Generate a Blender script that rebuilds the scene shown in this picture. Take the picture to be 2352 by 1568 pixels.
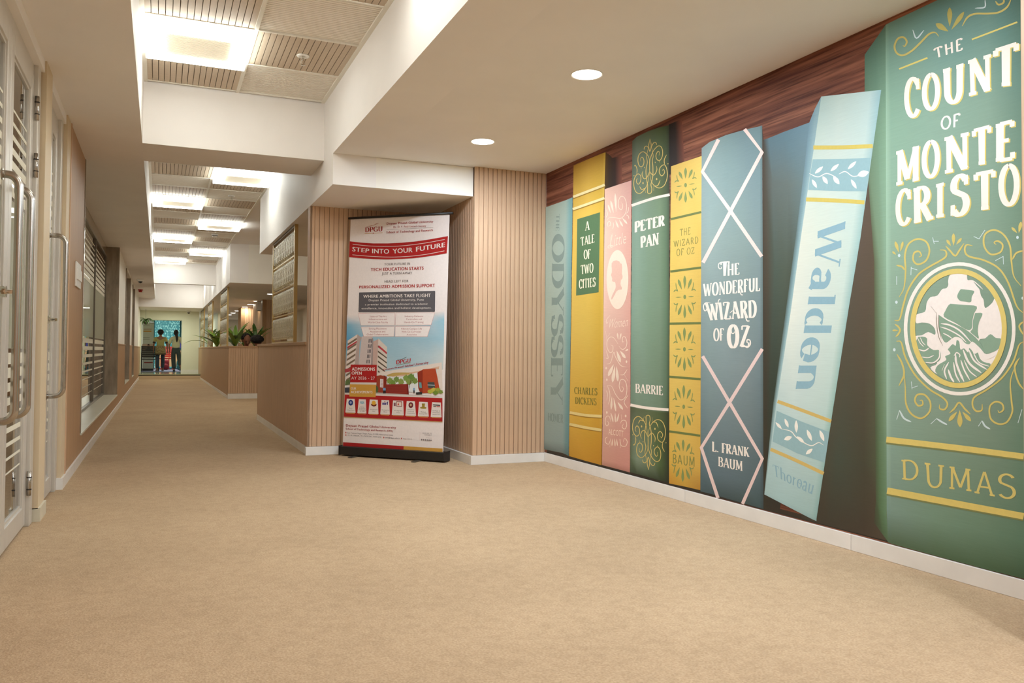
import bpy, bmesh, math, random
from mathutils import Vector, Matrix
random.seed(7)
S = bpy.context.scene
C = S.collection
for o in list(bpy.data.objects): bpy.data.objects.remove(o)
PI = math.pi
# ---------------------------------------------------------------- camera
F_PX, YAW, PITCH, ROLL, SHY, EYE = 1889.164, -0.404815, 0.023879, -0.0077013, -20.0, 0.95
CX, CY = 1176.0, 784.0
def rz(a): return Matrix.Rotation(a, 3, 'Z')
MC = rz(YAW) @ Matrix.Rotation(PITCH, 3, 'X') @ Matrix.Rotation(ROLL, 3, 'Y')
cam = bpy.data.cameras.new('camera'); camo = bpy.data.objects.new('camera', cam); C.objects.link(camo)
cam.sensor_fit = 'HORIZONTAL'; cam.sensor_width = 36.0; cam.lens = 36.0 * F_PX / 2352
cam.shift_y = SHY / 2352.0
cam.clip_start = 0.02; cam.clip_end = 200
R4 = MC @ Matrix(((1, 0, 0), (0, 0, -1), (0, 1, 0)))
camo.matrix_world = Matrix.Translation((0, 0, EYE)) @ R4.to_4x4()
S.camera = camo
# ---------------------------------------------------------------- world, light, exposure
w = bpy.data.worlds.new('world'); S.world = w; w.use_nodes = True
w.node_tree.nodes['Background'].inputs[0].default_value = (.92, 1.0, 1.1, 1)
w.node_tree.nodes['Background'].inputs[1].default_value = 0.05
vs = S.view_settings
vs.view_transform = 'Standard'; vs.look = 'None'; vs.gamma = 1.0; vs.exposure = 0.06; vs.use_curve_mapping = False
WARM = (1.0, 0.90, 0.72)
PANEL_E = 12.8       # luminous rings of the ceiling lights
DOWN_W = 27.0       # recessed downlights
# ---------------------------------------------------------------- pixel -> space (for places measured on the photograph)
def ray(px, py): return MC @ Vector(((px - CX) / F_PX, 1.0, -(py - CY - SHY) / F_PX))
def on(ax, v, px, py):
    d = ray(px, py); o = Vector((0, 0, EYE)); return o + d * ((v - o[ax]) / d[ax])
def on_plane(p0, n, px, py):
    d = ray(px, py); o = Vector((0, 0, EYE)); return o + d * ((p0 - o).dot(n) / d.dot(n))
# ---------------------------------------------------------------- colours and materials
def s2l(c): c = c / 255.0; return c / 12.92 if c <= 0.04045 else ((c + 0.055) / 1.055) ** 2.4
PK = (1.04, .985, 1.0)
def A(r, g, b, k=1.0): return (min(.93, s2l(r) * k), min(.93, s2l(g) * k), min(.93, s2l(b) * k), 1)
def newmat(name):
    m = bpy.data.materials.new(name); m.use_nodes = True
    return m, m.node_tree.nodes, m.node_tree.links, m.node_tree.nodes['Principled BSDF']
def sock(b, *names):
    for n in names:
        if n in b.inputs: return b.inputs[n]
def mat(name, col, rough=.5, metal=0., spec=.5, noise=0., nscale=40., stretch=(1, 1, 1), bump=0., bscale=None, col2=None, coord='Object', detail=3., emis=None, es=0.):
    m, N, L, b = newmat(name)
    b.inputs['Base Color'].default_value = col
    b.inputs['Roughness'].default_value = rough; b.inputs['Metallic'].default_value = metal
    sock(b, 'Specular IOR Level', 'Specular').default_value = spec
    if emis: b.inputs['Emission Color'].default_value = emis; b.inputs['Emission Strength'].default_value = es
    if noise or bump:
        tc = N.new('ShaderNodeTexCoord'); mp = N.new('ShaderNodeMapping'); mp.inputs['Scale'].default_value = stretch
        L.new(tc.outputs[coord], mp.inputs[0])
    if noise:
        nz = N.new('ShaderNodeTexNoise'); nz.inputs['Scale'].default_value = nscale; nz.inputs['Detail'].default_value = detail
        L.new(mp.outputs[0], nz.inputs['Vector'])
        cr = N.new('ShaderNodeValToRGB'); cr.color_ramp.elements[0].position = .3; cr.color_ramp.elements[1].position = .7
        a = col2 or tuple(c * (1 - noise) for c in col[:3]) + (1,)
        z = tuple(min(.95, c * (1 + noise * .6)) for c in col[:3]) + (1,)
        cr.color_ramp.elements[0].color = a; cr.color_ramp.elements[1].color = z
        L.new(nz.outputs['Fac'], cr.inputs[0]); L.new(cr.outputs[0], b.inputs['Base Color'])
    if bump:
        n2 = N.new('ShaderNodeTexNoise'); n2.inputs['Scale'].default_value = bscale or nscale; n2.inputs['Detail'].default_value = 2
        L.new(mp.outputs[0], n2.inputs['Vector'])
        bp = N.new('ShaderNodeBump'); bp.inputs['Strength'].default_value = bump; bp.inputs['Distance'].default_value = .004
        L.new(n2.outputs['Fac'], bp.inputs['Height']); L.new(bp.outputs[0], b.inputs['Normal'])
    return m
def glassmat(name, tint=(1, 1, 1, 1), gloss=.12, rough=.0):
    m, N, L, b = newmat(name); N.remove(b)
    o = N['Material Output']; t = N.new('ShaderNodeBsdfTransparent'); g = N.new('ShaderNodeBsdfGlossy'); mx = N.new('ShaderNodeMixShader')
    t.inputs[0].default_value = tint; g.inputs['Roughness'].default_value = rough
    fr = N.new('ShaderNodeFresnel'); fr.inputs[0].default_value = 1.5
    ad = N.new('ShaderNodeMath'); ad.operation = 'MULTIPLY_ADD'; ad.inputs[1].default_value = 1.3; ad.inputs[2].default_value = gloss * .3
    L.new(fr.outputs[0], ad.inputs[0]); L.new(ad.outputs[0], mx.inputs[0])
    L.new(t.outputs[0], mx.inputs[1]); L.new(g.outputs[0], mx.inputs[2]); L.new(mx.outputs[0], o.inputs[0])
    return m
def emit(name, col, s):
    m, N, L, b = newmat(name); N.remove(b); e = N.new('ShaderNodeEmission'); e.inputs[0].default_value = (*col[:3], 1); e.inputs[1].default_value = s
    L.new(e.outputs[0], N['Material Output'].inputs[0]); return m
M = {}
M['paint'] = mat('warm_white_paint', A(243, 238, 228), .75, noise=.03, nscale=3., spec=.25)
M['soffit'] = mat('soffit_paint', A(241, 235, 230), .6, noise=.03, nscale=2., spec=.3)
M['batten'] = mat('batten_wood', A(206, 172, 141), .55, noise=.10, nscale=9., stretch=(6, 6, .35), spec=.3)
M['batten_back'] = mat('batten_backing', A(168, 134, 102), .7, noise=.1, nscale=9., stretch=(6, 6, .4), spec=.2)
M['laminate'] = mat('brown_laminate', A(180, 143, 107), .5, noise=.10, nscale=12., stretch=(5, 5, .3), spec=.35)
M['laminate_trim'] = mat('cream_trim', A(216, 196, 164), .5, spec=.3)
M['marble'] = mat('pale_marble', A(236, 232, 226), .3, noise=.07, nscale=5., detail=6., spec=.5)
M['granite'] = mat('grey_brown_granite', A(156, 140, 122), .13, noise=.28, nscale=7., stretch=(2.5, 2.5, .6), detail=8., spec=.6)
M['sill'] = mat('cream_marble_sill', A(216, 208, 186), .28, noise=.06, nscale=7., spec=.6)
M['alu'] = mat('brushed_aluminium', A(212, 206, 196), .38, metal=.35, spec=.5, noise=.03, nscale=20., stretch=(1, 1, .05))
M['alu_dark'] = mat('bronze_aluminium', A(120, 112, 100), .35, metal=.7)
M['steel'] = mat('satin_steel', A(186, 180, 172), .24, metal=1.)
M['chrome'] = mat('chrome', A(225, 222, 215), .08, metal=1.)
M['brass'] = mat('satin_brass', A(205, 178, 120), .34, metal=.55)
M['black'] = mat('black_plastic', A(30, 28, 26), .42)
M['dark'] = mat('dark_gap', A(48, 40, 34), .8)
M['white_plastic'] = mat('white_plastic', A(236, 232, 224), .35)
M['red_plastic'] = mat('red_plastic', A(170, 30, 28), .4)
M['frost'] = mat('frosted_film', A(226, 220, 200), .7)
def film():
    m, N, L, b = newmat('pale_film'); N.remove(b); t = N.new('ShaderNodeBsdfTransparent'); d = N.new('ShaderNodeBsdfDiffuse'); d.inputs[0].default_value = A(214, 212, 190); x = N.new('ShaderNodeMixShader'); x.inputs[0].default_value = .38
    L.new(t.outputs[0], x.inputs[1]); L.new(d.outputs[0], x.inputs[2]); L.new(x.outputs[0], N['Material Output'].inputs[0]); return m
M['film'] = film()  # pale see-through layer laid over the middle of the panes
M['glass'] = glassmat('clear_glass', (.90, .92, .88, 1), .35)
M['win_glass'] = glassmat('window_glass', (.80, .79, .74, 1), .9)
M['tile_plank'] = mat('beige_ceiling_plank', A(203, 184, 160), .6, noise=.04, nscale=30.)
M['tile_white'] = mat('white_ceiling_fin', A(244, 236, 222), .6)
M['tile_gap'] = mat('ceiling_gap', A(120, 96, 72), .8)
M['grid'] = mat('ceiling_grid', A(236, 230, 216), .45)
M['led'] = emit('led_ring', (.97, 1.02, .97), PANEL_E)
M['led_mid'] = mat('led_centre_fins', A(238, 230, 208), .5, emis=(1, .93, .78, 1), es=.28)
M['spot'] = emit('downlight_disc', (1.0, .95, .86), 14.)
M['tile_floor'] = mat('glossy_floor_tile', A(176, 180, 150), .08, noise=.05, nscale=3.)
M['blue_carpet'] = mat('blue_carpet', A(92, 92, 118), .95, noise=.15, nscale=60.)
M['green_paint'] = mat('pale_green_paint', A(226, 226, 206), .55)
M['skin'] = mat('skin', A(150, 100, 76), .5, noise=.05, nscale=12.)
M['hair'] = mat('black_hair', A(26, 20, 18), .55, noise=.3, nscale=90.)
M['leaf'] = mat('leaf_green', A(118, 152, 56), .4, noise=.25, nscale=9.)
M['leaf_dark'] = mat('leaf_dark_green', A(62, 98, 36), .4, noise=.25, nscale=9.)
M['pot'] = mat('cream_pot', A(218, 206, 184), .4)
M['soil'] = mat('soil', A(52, 38, 28), .9)
def carpet():
    m, N, L, b = newmat('tan_carpet'); b.inputs['Roughness'].default_value = .95; sock(b, 'Specular IOR Level').default_value = .12
    tc = N.new('ShaderNodeTexCoord')
    n1 = N.new('ShaderNodeTexNoise'); n1.inputs['Scale'].default_value = 130; n1.inputs['Detail'].default_value = 3
    n2 = N.new('ShaderNodeTexNoise'); n2.inputs['Scale'].default_value = 1.3; n2.inputs['Detail'].default_value = 4
    n3 = N.new('ShaderNodeTexNoise'); n3.inputs['Scale'].default_value = 22; n3.inputs['Detail'].default_value = 3
    for n in (n1, n2, n3): L.new(tc.outputs['Object'], n.inputs['Vector'])
    r1 = N.new('ShaderNodeValToRGB'); e = r1.color_ramp.elements; e[0].position = .3; e[0].color = A(180, 152, 119); e[1].position = .72; e[1].color = A(202, 175, 142)
    r2 = N.new('ShaderNodeValToRGB'); e = r2.color_ramp.elements; e[0].position = .3; e[0].color = (.88, .87, .86, 1); e[1].position = .7; e[1].color = (1, 1, 1, 1)
    r3 = N.new('ShaderNodeValToRGB'); e = r3.color_ramp.elements; e[0].position = .28; e[0].color = (.90, .89, .88, 1); e[1].position = .6; e[1].color = (1, 1, 1, 1)
    L.new(n1.outputs['Fac'], r1.inputs[0]); L.new(n2.outputs['Fac'], r2.inputs[0]); L.new(n3.outputs['Fac'], r3.inputs[0])
    m1 = N.new('ShaderNodeMixRGB'); m1.blend_type = 'MULTIPLY'; m1.inputs[0].default_value = 1; L.new(r1.outputs[0], m1.inputs[1]); L.new(r2.outputs[0], m1.inputs[2])
    m2 = N.new('ShaderNodeMixRGB'); m2.blend_type = 'MULTIPLY'; m2.inputs[0].default_value = 1; L.new(m1.outputs[0], m2.inputs[1]); L.new(r3.outputs[0], m2.inputs[2])
    L.new(m2.outputs[0], b.inputs['Base Color'])
    bp = N.new('ShaderNodeBump'); bp.inputs['Strength'].default_value = .7; bp.inputs['Distance'].default_value = .006
    L.new(n1.outputs['Fac'], bp.inputs['Height']); L.new(bp.outputs[0], b.inputs['Normal'])
    return m
M['carpet'] = carpet()
def mural_wood():
    m, N, L, b = newmat('printed_walnut_grain'); b.inputs['Roughness'].default_value = .6; sock(b, 'Specular IOR Level').default_value = .15
    tc = N.new('ShaderNodeTexCoord'); mp = N.new('ShaderNodeMapping'); mp.inputs['Scale'].default_value = (1, .32, 10); mp.inputs['Rotation'].default_value = (.05, 0, 0)
    L.new(tc.outputs['Object'], mp.inputs[0])
    n1 = N.new('ShaderNodeTexNoise'); n1.inputs['Scale'].default_value = 2.6; n1.inputs['Detail'].default_value = 8; n1.inputs['Distortion'].default_value = .5
    n2 = N.new('ShaderNodeTexNoise'); n2.inputs['Scale'].default_value = 9; n2.inputs['Detail'].default_value = 7
    L.new(mp.outputs[0], n1.inputs['Vector']); L.new(mp.outputs[0], n2.inputs['Vector'])
    r = N.new('ShaderNodeValToRGB'); e = r.color_ramp.elements; e[0].position = .33; e[0].color = A(88, 48, 36); e[1].position = .72; e[1].color = A(164, 108, 82)
    q = e.new(.5); q.color = A(124, 76, 57)
    L.new(n1.outputs['Fac'], r.inputs[0])
    r2 = N.new('ShaderNodeValToRGB'); e = r2.color_ramp.elements; e[0].position = .36; e[0].color = (.45, .42, .40, 1); e[1].position = .52; e[1].color = (1, 1, 1, 1)
    L.new(n2.outputs['Fac'], r2.inputs[0])
    mx = N.new('ShaderNodeMixRGB'); mx.blend_type = 'MULTIPLY'; mx.inputs[0].default_value = .8; L.new(r.outputs[0], mx.inputs[1]); L.new(r2.outputs[0], mx.inputs[2])
    L.new(mx.outputs[0], b.inputs['Base Color']); return m
M['mural_wood'] = mural_wood()
PM = {}
def pmat(rgb, k=1.0):
    key = (*rgb, k)
    if key not in PM: c_ = A(*rgb, k); PM[key] = mat('print_ink', (min(.93, c_[0] * PK[0]), c_[1] * PK[1], c_[2] * PK[2], 1), .6, noise=.03, nscale=60., spec=.15)
    return PM[key]
def vcol_mat():
    m, N, L, b = newmat('printed_gradient'); b.inputs['Roughness'].default_value = .6; sock(b, 'Specular IOR Level').default_value = .15
    at = N.new('ShaderNodeAttribute'); at.attribute_name = 'print'
    tc = N.new('ShaderNodeTexCoord'); mp = N.new('ShaderNodeMapping'); mp.inputs['Scale'].default_value = (1, .3, 6)
    nz = N.new('ShaderNodeTexNoise'); nz.inputs['Scale'].default_value = 30; L.new(tc.outputs['Object'], mp.inputs[0]); L.new(mp.outputs[0], nz.inputs['Vector'])
    r = N.new('ShaderNodeValToRGB'); e = r.color_ramp.elements; e[0].position = .3; e[0].color = (.95, .95, .95, 1); e[1].position = .7; e[1].color = (1, 1, 1, 1)
    L.new(nz.outputs['Fac'], r.inputs[0])
    mx = N.new('ShaderNodeMixRGB'); mx.blend_type = 'MULTIPLY'; mx.inputs[0].default_value = 1; L.new(at.outputs['Color'], mx.inputs[1]); L.new(r.outputs[0], mx.inputs[2])
    L.new(mx.outputs[0], b.inputs['Base Color']); return m
M['vcol'] = vcol_mat()
# ---------------------------------------------------------------- mesh helpers
class MB:
    def __init__(s): s.v = []; s.f = []; s.c = []
    def add(s, vs, fs):
        n = len(s.v); s.v += [tuple(v) for v in vs]; s.f += [tuple(i + n for i in f) for f in fs]; return s
    def box(s, x0, x1, y0, y1, z0, z1):
        v = [(x, y, z) for x in (x0, x1) for y in (y0, y1) for z in (z0, z1)]
        return s.add(v, [(0, 1, 3, 2), (4, 6, 7, 5), (0, 4, 5, 1), (2, 3, 7, 6), (0, 2, 6, 4), (1, 5, 7, 3)])
    def prism(s, pts, a, b, ax=2):      # outline extruded along an axis
        def P(p, q): l = [p[0], p[1]]; l.insert(ax, q); return l
        n = len(pts); v = [P(p, a) for p in pts] + [P(p, b) for p in pts]
        return s.add(v, [tuple(range(n))[::-1], tuple(range(n, 2 * n))] + [(i, (i + 1) % n, n + (i + 1) % n, n + i) for i in range(n)])
    def obox(s, o, u, v_, w_):          # oriented box from a corner and three edges
        o, u, v_, w_ = map(Vector, (o, u, v_, w_)); v = [o + a * u + b * v_ + c * w_ for a in (0, 1) for b in (0, 1) for c in (0, 1)]
        return s.add(v, [(0, 1, 3, 2), (4, 6, 7, 5), (0, 4, 5, 1), (2, 3, 7, 6), (0, 2, 6, 4), (1, 5, 7, 3)])
    def tube(s, pts, r, n=10, cap=True):
        pts = [Vector(p) for p in pts]; R = r if isinstance(r, (list, tuple)) else [r] * len(pts); base = len(s.v); up = None
        for i, p in enumerate(pts):
            d = (pts[min(i + 1, len(pts) - 1)] - pts[max(i - 1, 0)]).normalized()
            if up is None: up = d.orthogonal().normalized()
            up = (up - d * up.dot(d)).normalized(); q = d.cross(up)
            for k in range(n): a = 2 * PI * k / n; s.v.append(tuple(p + (up * math.cos(a) + q * math.sin(a)) * R[i]))
        for i in range(len(pts) - 1):
            for k in range(n): a = base + i * n + k; b = base + i * n + (k + 1) % n; s.f.append((a, b, b + n, a + n))
        if cap: s.f.append(tuple(base + k for k in range(n))[::-1]); s.f.append(tuple(base + (len(pts) - 1) * n + k for k in range(n)))
        return s
    def lathe(s, prof, c=(0, 0, 0), n=24, ax='z'):
        base = len(s.v)
        for r, h in prof:
            for k in range(n):
                a = 2 * PI * k / n; x, y = r * math.cos(a), r * math.sin(a)
                p = (x, y, h) if ax == 'z' else ((h, x, y) if ax == 'x' else (x, h, y)); s.v.append((p[0] + c[0], p[1] + c[1], p[2] + c[2]))
        for i in range(len(prof) - 1):
            for k in range(n): a = base + i * n + k; b = base + i * n + (k + 1) % n; s.f.append((a, b, b + n, a + n))
        s.f.append(tuple(base + k for k in range(n))[::-1]); s.f.append(tuple(base + (len(prof) - 1) * n + k for k in range(n))); return s
    def mesh(s, name, smooth=False, off=(0, 0, 0)):
        me = bpy.data.meshes.new(name); me.from_pydata([(v[0] - off[0], v[1] - off[1], v[2] - off[2]) for v in s.v], [], s.f)
        if s.c:
            a = me.color_attributes.new('print', 'FLOAT_COLOR', 'POINT')
            for i, c in enumerate(s.c): a.data[i].color = c
        if smooth: me.shade_smooth()
        me.update(); return me
def worldloc(o):
    v = Vector((0, 0, 0))
    while o: v += o.location; o = o.parent
    return v
def props(o, label=None, cat=None, group=None, kind=None):
    if label: o['label'] = label
    if cat: o['category'] = cat
    if group: o['group'] = group
    if kind: o['kind'] = kind
    return o
def bevel(o, w=.003, seg=2):
    md = o.modifiers.new('bevel', 'BEVEL'); md.width = w; md.segments = seg; md.limit_method = 'ANGLE'; return o
def ob(name, mb, m, parent=None, label=None, cat=None, group=None, kind=None, smooth=False, local=False, bev=0, centre=False):
    """links one mesh object; vertices are world coordinates unless local"""
    if isinstance(mb, MB):
        off = Vector((0, 0, 0))
        if not local and parent: off = worldloc(parent)
        loc = Vector((0, 0, 0))
        if not local and mb.v:
            xs, ys, zs = zip(*mb.v); loc = Vector(((min(xs) + max(xs)) / 2, (min(ys) + max(ys)) / 2, min(zs)))
            if kind == 'structure' or centre is None: pass
            me = mb.mesh(name, smooth, loc); loc = loc - off
        else: me = mb.mesh(name, smooth)
    else: me = mb; loc = Vector((0, 0, 0))
    o = bpy.data.objects.new(name, me); C.objects.link(o); o.location = loc
    if m and not me.materials: me.materials.append(m)
    if parent: o.parent = parent
    if bev: bevel(o, bev)
    return props(o, label, cat, group, kind)
def empty(name, loc, label=None, cat=None, group=None, kind=None, rot=0.):
    o = bpy.data.objects.new(name, None); o.empty_display_size = .1; C.objects.link(o); o.location = loc; o.rotation_euler = (0, 0, rot)
    return props(o, label, cat, group, kind)
def kids(o): return [c for c in bpy.data.objects if c.parent == o]
def dup(o, parent=None, loc=None, rot=None, label=None):
    ch = kids(o); c = o.copy(); C.objects.link(c); c.parent = parent
    if loc is not None: c.location = loc
    if rot is not None: c.rotation_euler = (0, 0, rot)
    if label: c['label'] = label
    for k in ch: dup(k, c)
    return c
def catmull(P, n=8):
    if len(P) < 3: return [Vector(p) for p in P]
    P = [Vector(p) for p in P]; Q = [P[0] * 2 - P[1]] + P + [P[-1] * 2 - P[-2]]; out = []
    for i in range(1, len(Q) - 2):
        a, b, c, d = Q[i - 1:i + 3]
        for k in range(n):
            t = k / n; out.append(.5 * ((2 * b) + (c - a) * t + (2 * a - 5 * b + 4 * c - d) * t * t + (3 * b - a - 3 * c + d) * t ** 3))
    out.append(Q[-2]); return out
# ================================================================ SETTING
XL, XB, XM = -0.60, 1.25, 3.12
YC0, YC1 = 6.98, 7.635
ZS, ZC, ZR, ZD = 2.55, 3.045, 2.53, 2.28
fl = ob('floor', MB().box(-.80, 4.2, -3, 28.8, -.06, 0), M['carpet'], label='tan woven carpet covering the corridor and the mural bay', kind='structure')
stp = MB().box(-.62, 1.25, 28.72, 28.8, 0, .115); ob('step_riser', stp, M['laminate_trim'], fl)
ob('step_dark_strip', MB().box(-.62, 1.25, 28.79, 28.83, .115, .140), M['dark'], fl); ob('step_edge', MB().box(-.62, 1.25, 28.785, 28.83, .140, .167), M['tile_floor'], fl)  # plain dark strip set between the riser and the tile edge
tf = MB()
for i in range(4):
    for j in range(3): tf.box(-1.2 + i * .62, -1.2 + i * .62 + .615, 28.83 + j * .78, 28.83 + j * .78 + .775, .06, .167)
ob('floor_tile', tf, M['tile_floor'], fl, kind='stuff')
ob('blue_carpet', MB().box(-1.5, 3.5, 31.17, 38.5, .06, .165), M['blue_carpet'], fl)
# ---- ceiling
ce = empty('ceiling', (0, 0, 2.28), 'cream plaster ceiling of low bulkheads around deep recesses lined with slatted tiles', kind='structure')
ob('left_bulkhead', MB().box(-1.0, -.147, -3, 27.9, ZS, 3.2), M['soffit'], ce)
ob('crossbeam', MB().box(-.147, XB, YC0, YC1, 2.555, 3.2), M['soffit'], ce)
ob('crossbeam', MB().box(-.147, XB, 21.5, 21.7, 2.55, 3.2), M['soffit'], ce)
ob('end_bulkhead', MB().box(-1.0, XB + .345, 27.9, 30.5, ZD, 3.2), M['soffit'], ce)
rb = MB().prism([(-3, 2.53), (6.57, 2.53), (6.57, ZD), (11.78, ZD), (11.78, 3.2), (-3, 3.2)], XB, XB + .35, 0)
ob('long_beam', rb, M['soffit'], ce)
ob('long_beam', MB().box(XB, XB + .35, 17.02, 27.9, ZD, 3.2), M['soffit'], ce)
ob('right_ceiling', MB().box(XB + .35, 3.35, -3, 7.8, ZR, 3.2), M['soffit'], ce)
ob('alcove_bulkhead', MB().box(XB + .35, 2.4435, 6.57, 7.8, ZD, ZR - .002), M['paint'], ce)
ob('inner_ceiling', MB().box(XB + .35, 4.2, 7.8, 11.78, ZD, 3.2), M['soffit'], ce)
ob('raised_ceiling', MB().box(XB, 4.2, 11.78, 17.02, ZC + .005, 3.2), M['soffit'], ce)
ob('back_room_ceiling', MB().box(XB + .35, 4.2, 17.16, 40, ZD, 3.2), M['soffit'], ce)
ob('office_beam', MB().box(XB, XB + .345, 30.5, 40, ZD, 3.2), M['soffit'], ce)
ob('recess_lid', MB().box(-.147, XB, -3, 27.9, 3.12, 3.2), M['tile_gap'], ce)
# ---- recess tiles: beige planked tiles and white finned tiles in a chequer
PITCHY = .6935; CW = .685
def cell(col, y0, y1, beige, fine):
    x0 = -.135 + col * CW + .012; x1 = x0 + CW - .024; y0 += .01; y1 -= .01
    t = ob('ceiling_tile', MB().box(x0, x1, y0, y1, ZC + .018, ZC + .03), M['tile_gap'] if beige else M['tile_white'], ce)
    if beige:
        n = 16; p = (x1 - x0) / n
        if fine:
            if not hasattr(cell, 'me') or abs(cell.len - (y1 - y0)) > .001:
                cell.me = MB().box(-p / 2 + .0022, p / 2 - .0022, 0, y1 - y0, 0, .016).mesh('plank'); cell.me.materials.append(M['tile_plank']); cell.len = y1 - y0
            for i in range(n):
                o = bpy.data.objects.new('plank', cell.me); C.objects.link(o); o.parent = t; o.location = Vector((x0 + (i + .5) * p, y0, ZC)) - worldloc(t)
        else:
            mb = MB()
            for i in range(n): mb.box(x0 + i * p + .0022, x0 + (i + 1) * p - .0022, y0, y1, ZC, ZC + .016)
            ob('plank_field', mb, M['tile_plank'], t, kind='stuff')
    else:
        mb = MB(); n = 24 if fine else 16; p = (y1 - y0) / n
        for i in range(n): mb.box(x0, x1, y0 + i * p + p * .16, y0 + (i + 1) * p - p * .16, ZC + .006, ZC + .019)
        ob('fin_field', mb, M['tile_white'], t, kind='stuff')
gr = MB(); grids = []
def rows(start, stop, base):
    k0 = math.floor((start - base) / PITCHY) - 1; out = []
    for k in range(k0, k0 + 80):
        a, b = base + k * PITCHY, base + (k + 1) * PITCHY
        if b <= start + .02 or a >= stop - .02: continue
        out.append((k, max(a, start), min(b, stop)))
    return out
def light_here(col, k, near):
    if near: return (col == 0 and k in (-1, -7)) or (col == 1 and k in (-4, -10))
    return (col == 1 and k in (-1, 5, 11, 17, 23)) or (col == 0 and k in (2, 8, 14, 20))
LIGHTS = []
for near, (a, b, base) in ((True, (-1.5, YC0, 6.255)), (False, (YC1, 21.5, 10.637)), (False, (21.7, 27.9, 10.637))):
    for k, y0, y1 in rows(a, b, base):
        for col in (0, 1):
            kk = k
            if light_here(col, kk, near): LIGHTS.append((col, (y0 + y1) / 2, near)); continue
            beige = ((kk + col) % 2 == 0) if near else ((kk + col) % 2 == 1)
            if y1 - y0 > .05: cell(col, y0, y1, beige, near and y0 > 3)
        gr.box(-.147, XB, y0 - .009, y0 + .009, ZC - .0052, ZC + .02)
    gr.box(-.147, -.118, a, b, ZC - .006, ZC + .02); gr.box(XB - .03, XB, a, b, ZC - .006, ZC + .02); gr.box(.536, .562, a, b, ZC - .006, ZC + .02)
ob('tile_grid', gr, M['grid'], ce)
# ---- battened walls
def batten_profile(w, d):   # outline (along, out): a proud face with a low shoulder beside it
    return [(.0, 0), (.0, d), (w * .80, d), (w * .81, d * .55), (w * .99, d * .55), (w * .99, 0)]
def battens(parent, axis, start, n, pitch, face, out, z0, z1, as_stuff=False):
    """axis 0: row along x facing -y; axis 1: row along y facing -x (or +x when out>0)"""
    prof = batten_profile(pitch * .945, .012)
    if as_stuff:
        mb = MB()
        for i in range(n):
            a = start + i * pitch + pitch * .03
            pts = [(a + p[0], face + out * p[1]) if axis == 0 else (face + out * p[1], a + p[0]) for p in prof]
            if (axis == 0) == (out > 0): pts = pts[::-1]
            mb.prism(pts, z0, z1, 2)
        return ob('batten_field', mb, M['batten'], parent, kind='stuff')
    pts = [(p[0], out * p[1]) if axis == 0 else (out * p[1], p[0]) for p in prof]
    if (axis == 0) == (out > 0): pts = pts[::-1]
    me = MB().prism(pts, 0, z1 - z0, 2).mesh('batten'); me.materials.append(M['batten'])
    for i in range(n):
        a = start + i * pitch + pitch * .03; o = bpy.data.objects.new('batten', me); C.objects.link(o); o.parent = parent
        o.location = (Vector((a, face, z0)) if axis == 0 else Vector((face, a, z0))) - worldloc(parent)
BP = .0440
wb = ob('wall_alcove', MB().box(XB + .02, 2.47, 7.645, 7.75, 0, ZD), M['batten_back'], label='wood battened rear wall of the alcove behind the roll-up banner', kind='structure')
battens(wb, 0, XB, 27, BP, 7.645, -1, .078, ZD)
ob('corner_strip', MB().box(XB, XB + .02, 7.633, 7.75, .078, ZD), M['batten'], wb)
wc = ob('wall_column', MB().box(2.455, XM, 6.545, 7.75, 0, ZR), M['batten_back'], label='full height battened column between the banner alcove and the book mural', kind='structure')
battens(wc, 0, 2.443, 16, (XM - 2.443) / 16, 6.545, -1, .078, ZR)
battens(wc, 1, 6.545, 25, BP, 2.455, -1, .078, ZD)
# ---- marble skirting
def skirt(name, pieces, lab):
    r = None
    for i, p in enumerate(pieces):
        mb = MB().box(*p)
        if r is None: r = ob(name, mb, M['marble'], label=lab, kind='structure', bev=.002)
        else: ob('skirting_slab', mb, M['marble'], r, bev=.002)
jy = [on(0, XM, 1341, 1075).y, on(0, XM, 1576.5, 1140).y, on(0, XM, 1958.5, 1240).y]
ys = [6.53, jy[0], jy[1], jy[2], 1.86]
skirt('baseboard_right', [(XM - .012, XM + .05, ys[i + 1] + .0015, ys[i] - .0015, 0, .078) for i in range(4)], 'off-white marble skirting slabs under the book mural')
skirt('baseboard_column', [(2.425, XM - .013, 6.515, 6.56, 0, .076), (2.425, 2.46, 6.562, 7.62, 0, .076)], 'off-white marble skirting around the foot of the battened column')
skirt('baseboard_alcove', [(XB - .015, 2.425, 7.615, 7.66, 0, .076)], 'off-white marble skirting under the alcove wall behind the banner')
# ---- right wall and unseen closing walls
wr = ob('wall_right', MB().box(XM, XM + .15, -3, 6.6, 0, ZR), M['paint'], label='long right-hand wall that carries the book mural', kind='structure')
pr = ob('wall_return', MB().box(2.672, 3.3, -3, 1.866, 0, ZR), M['batten_back'], label='battened return of the right-hand wall at the photograph edge', kind='structure')
battens(pr, 1, 1.336, 12, BP, 2.672, -1, .0, ZR)
ob('wall_rear', MB().box(-3.6, 4.2, -3.1, -3, 0, 3.2), M['paint'], label='plain cream wall closing the lobby behind the viewpoint', kind='structure')
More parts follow.
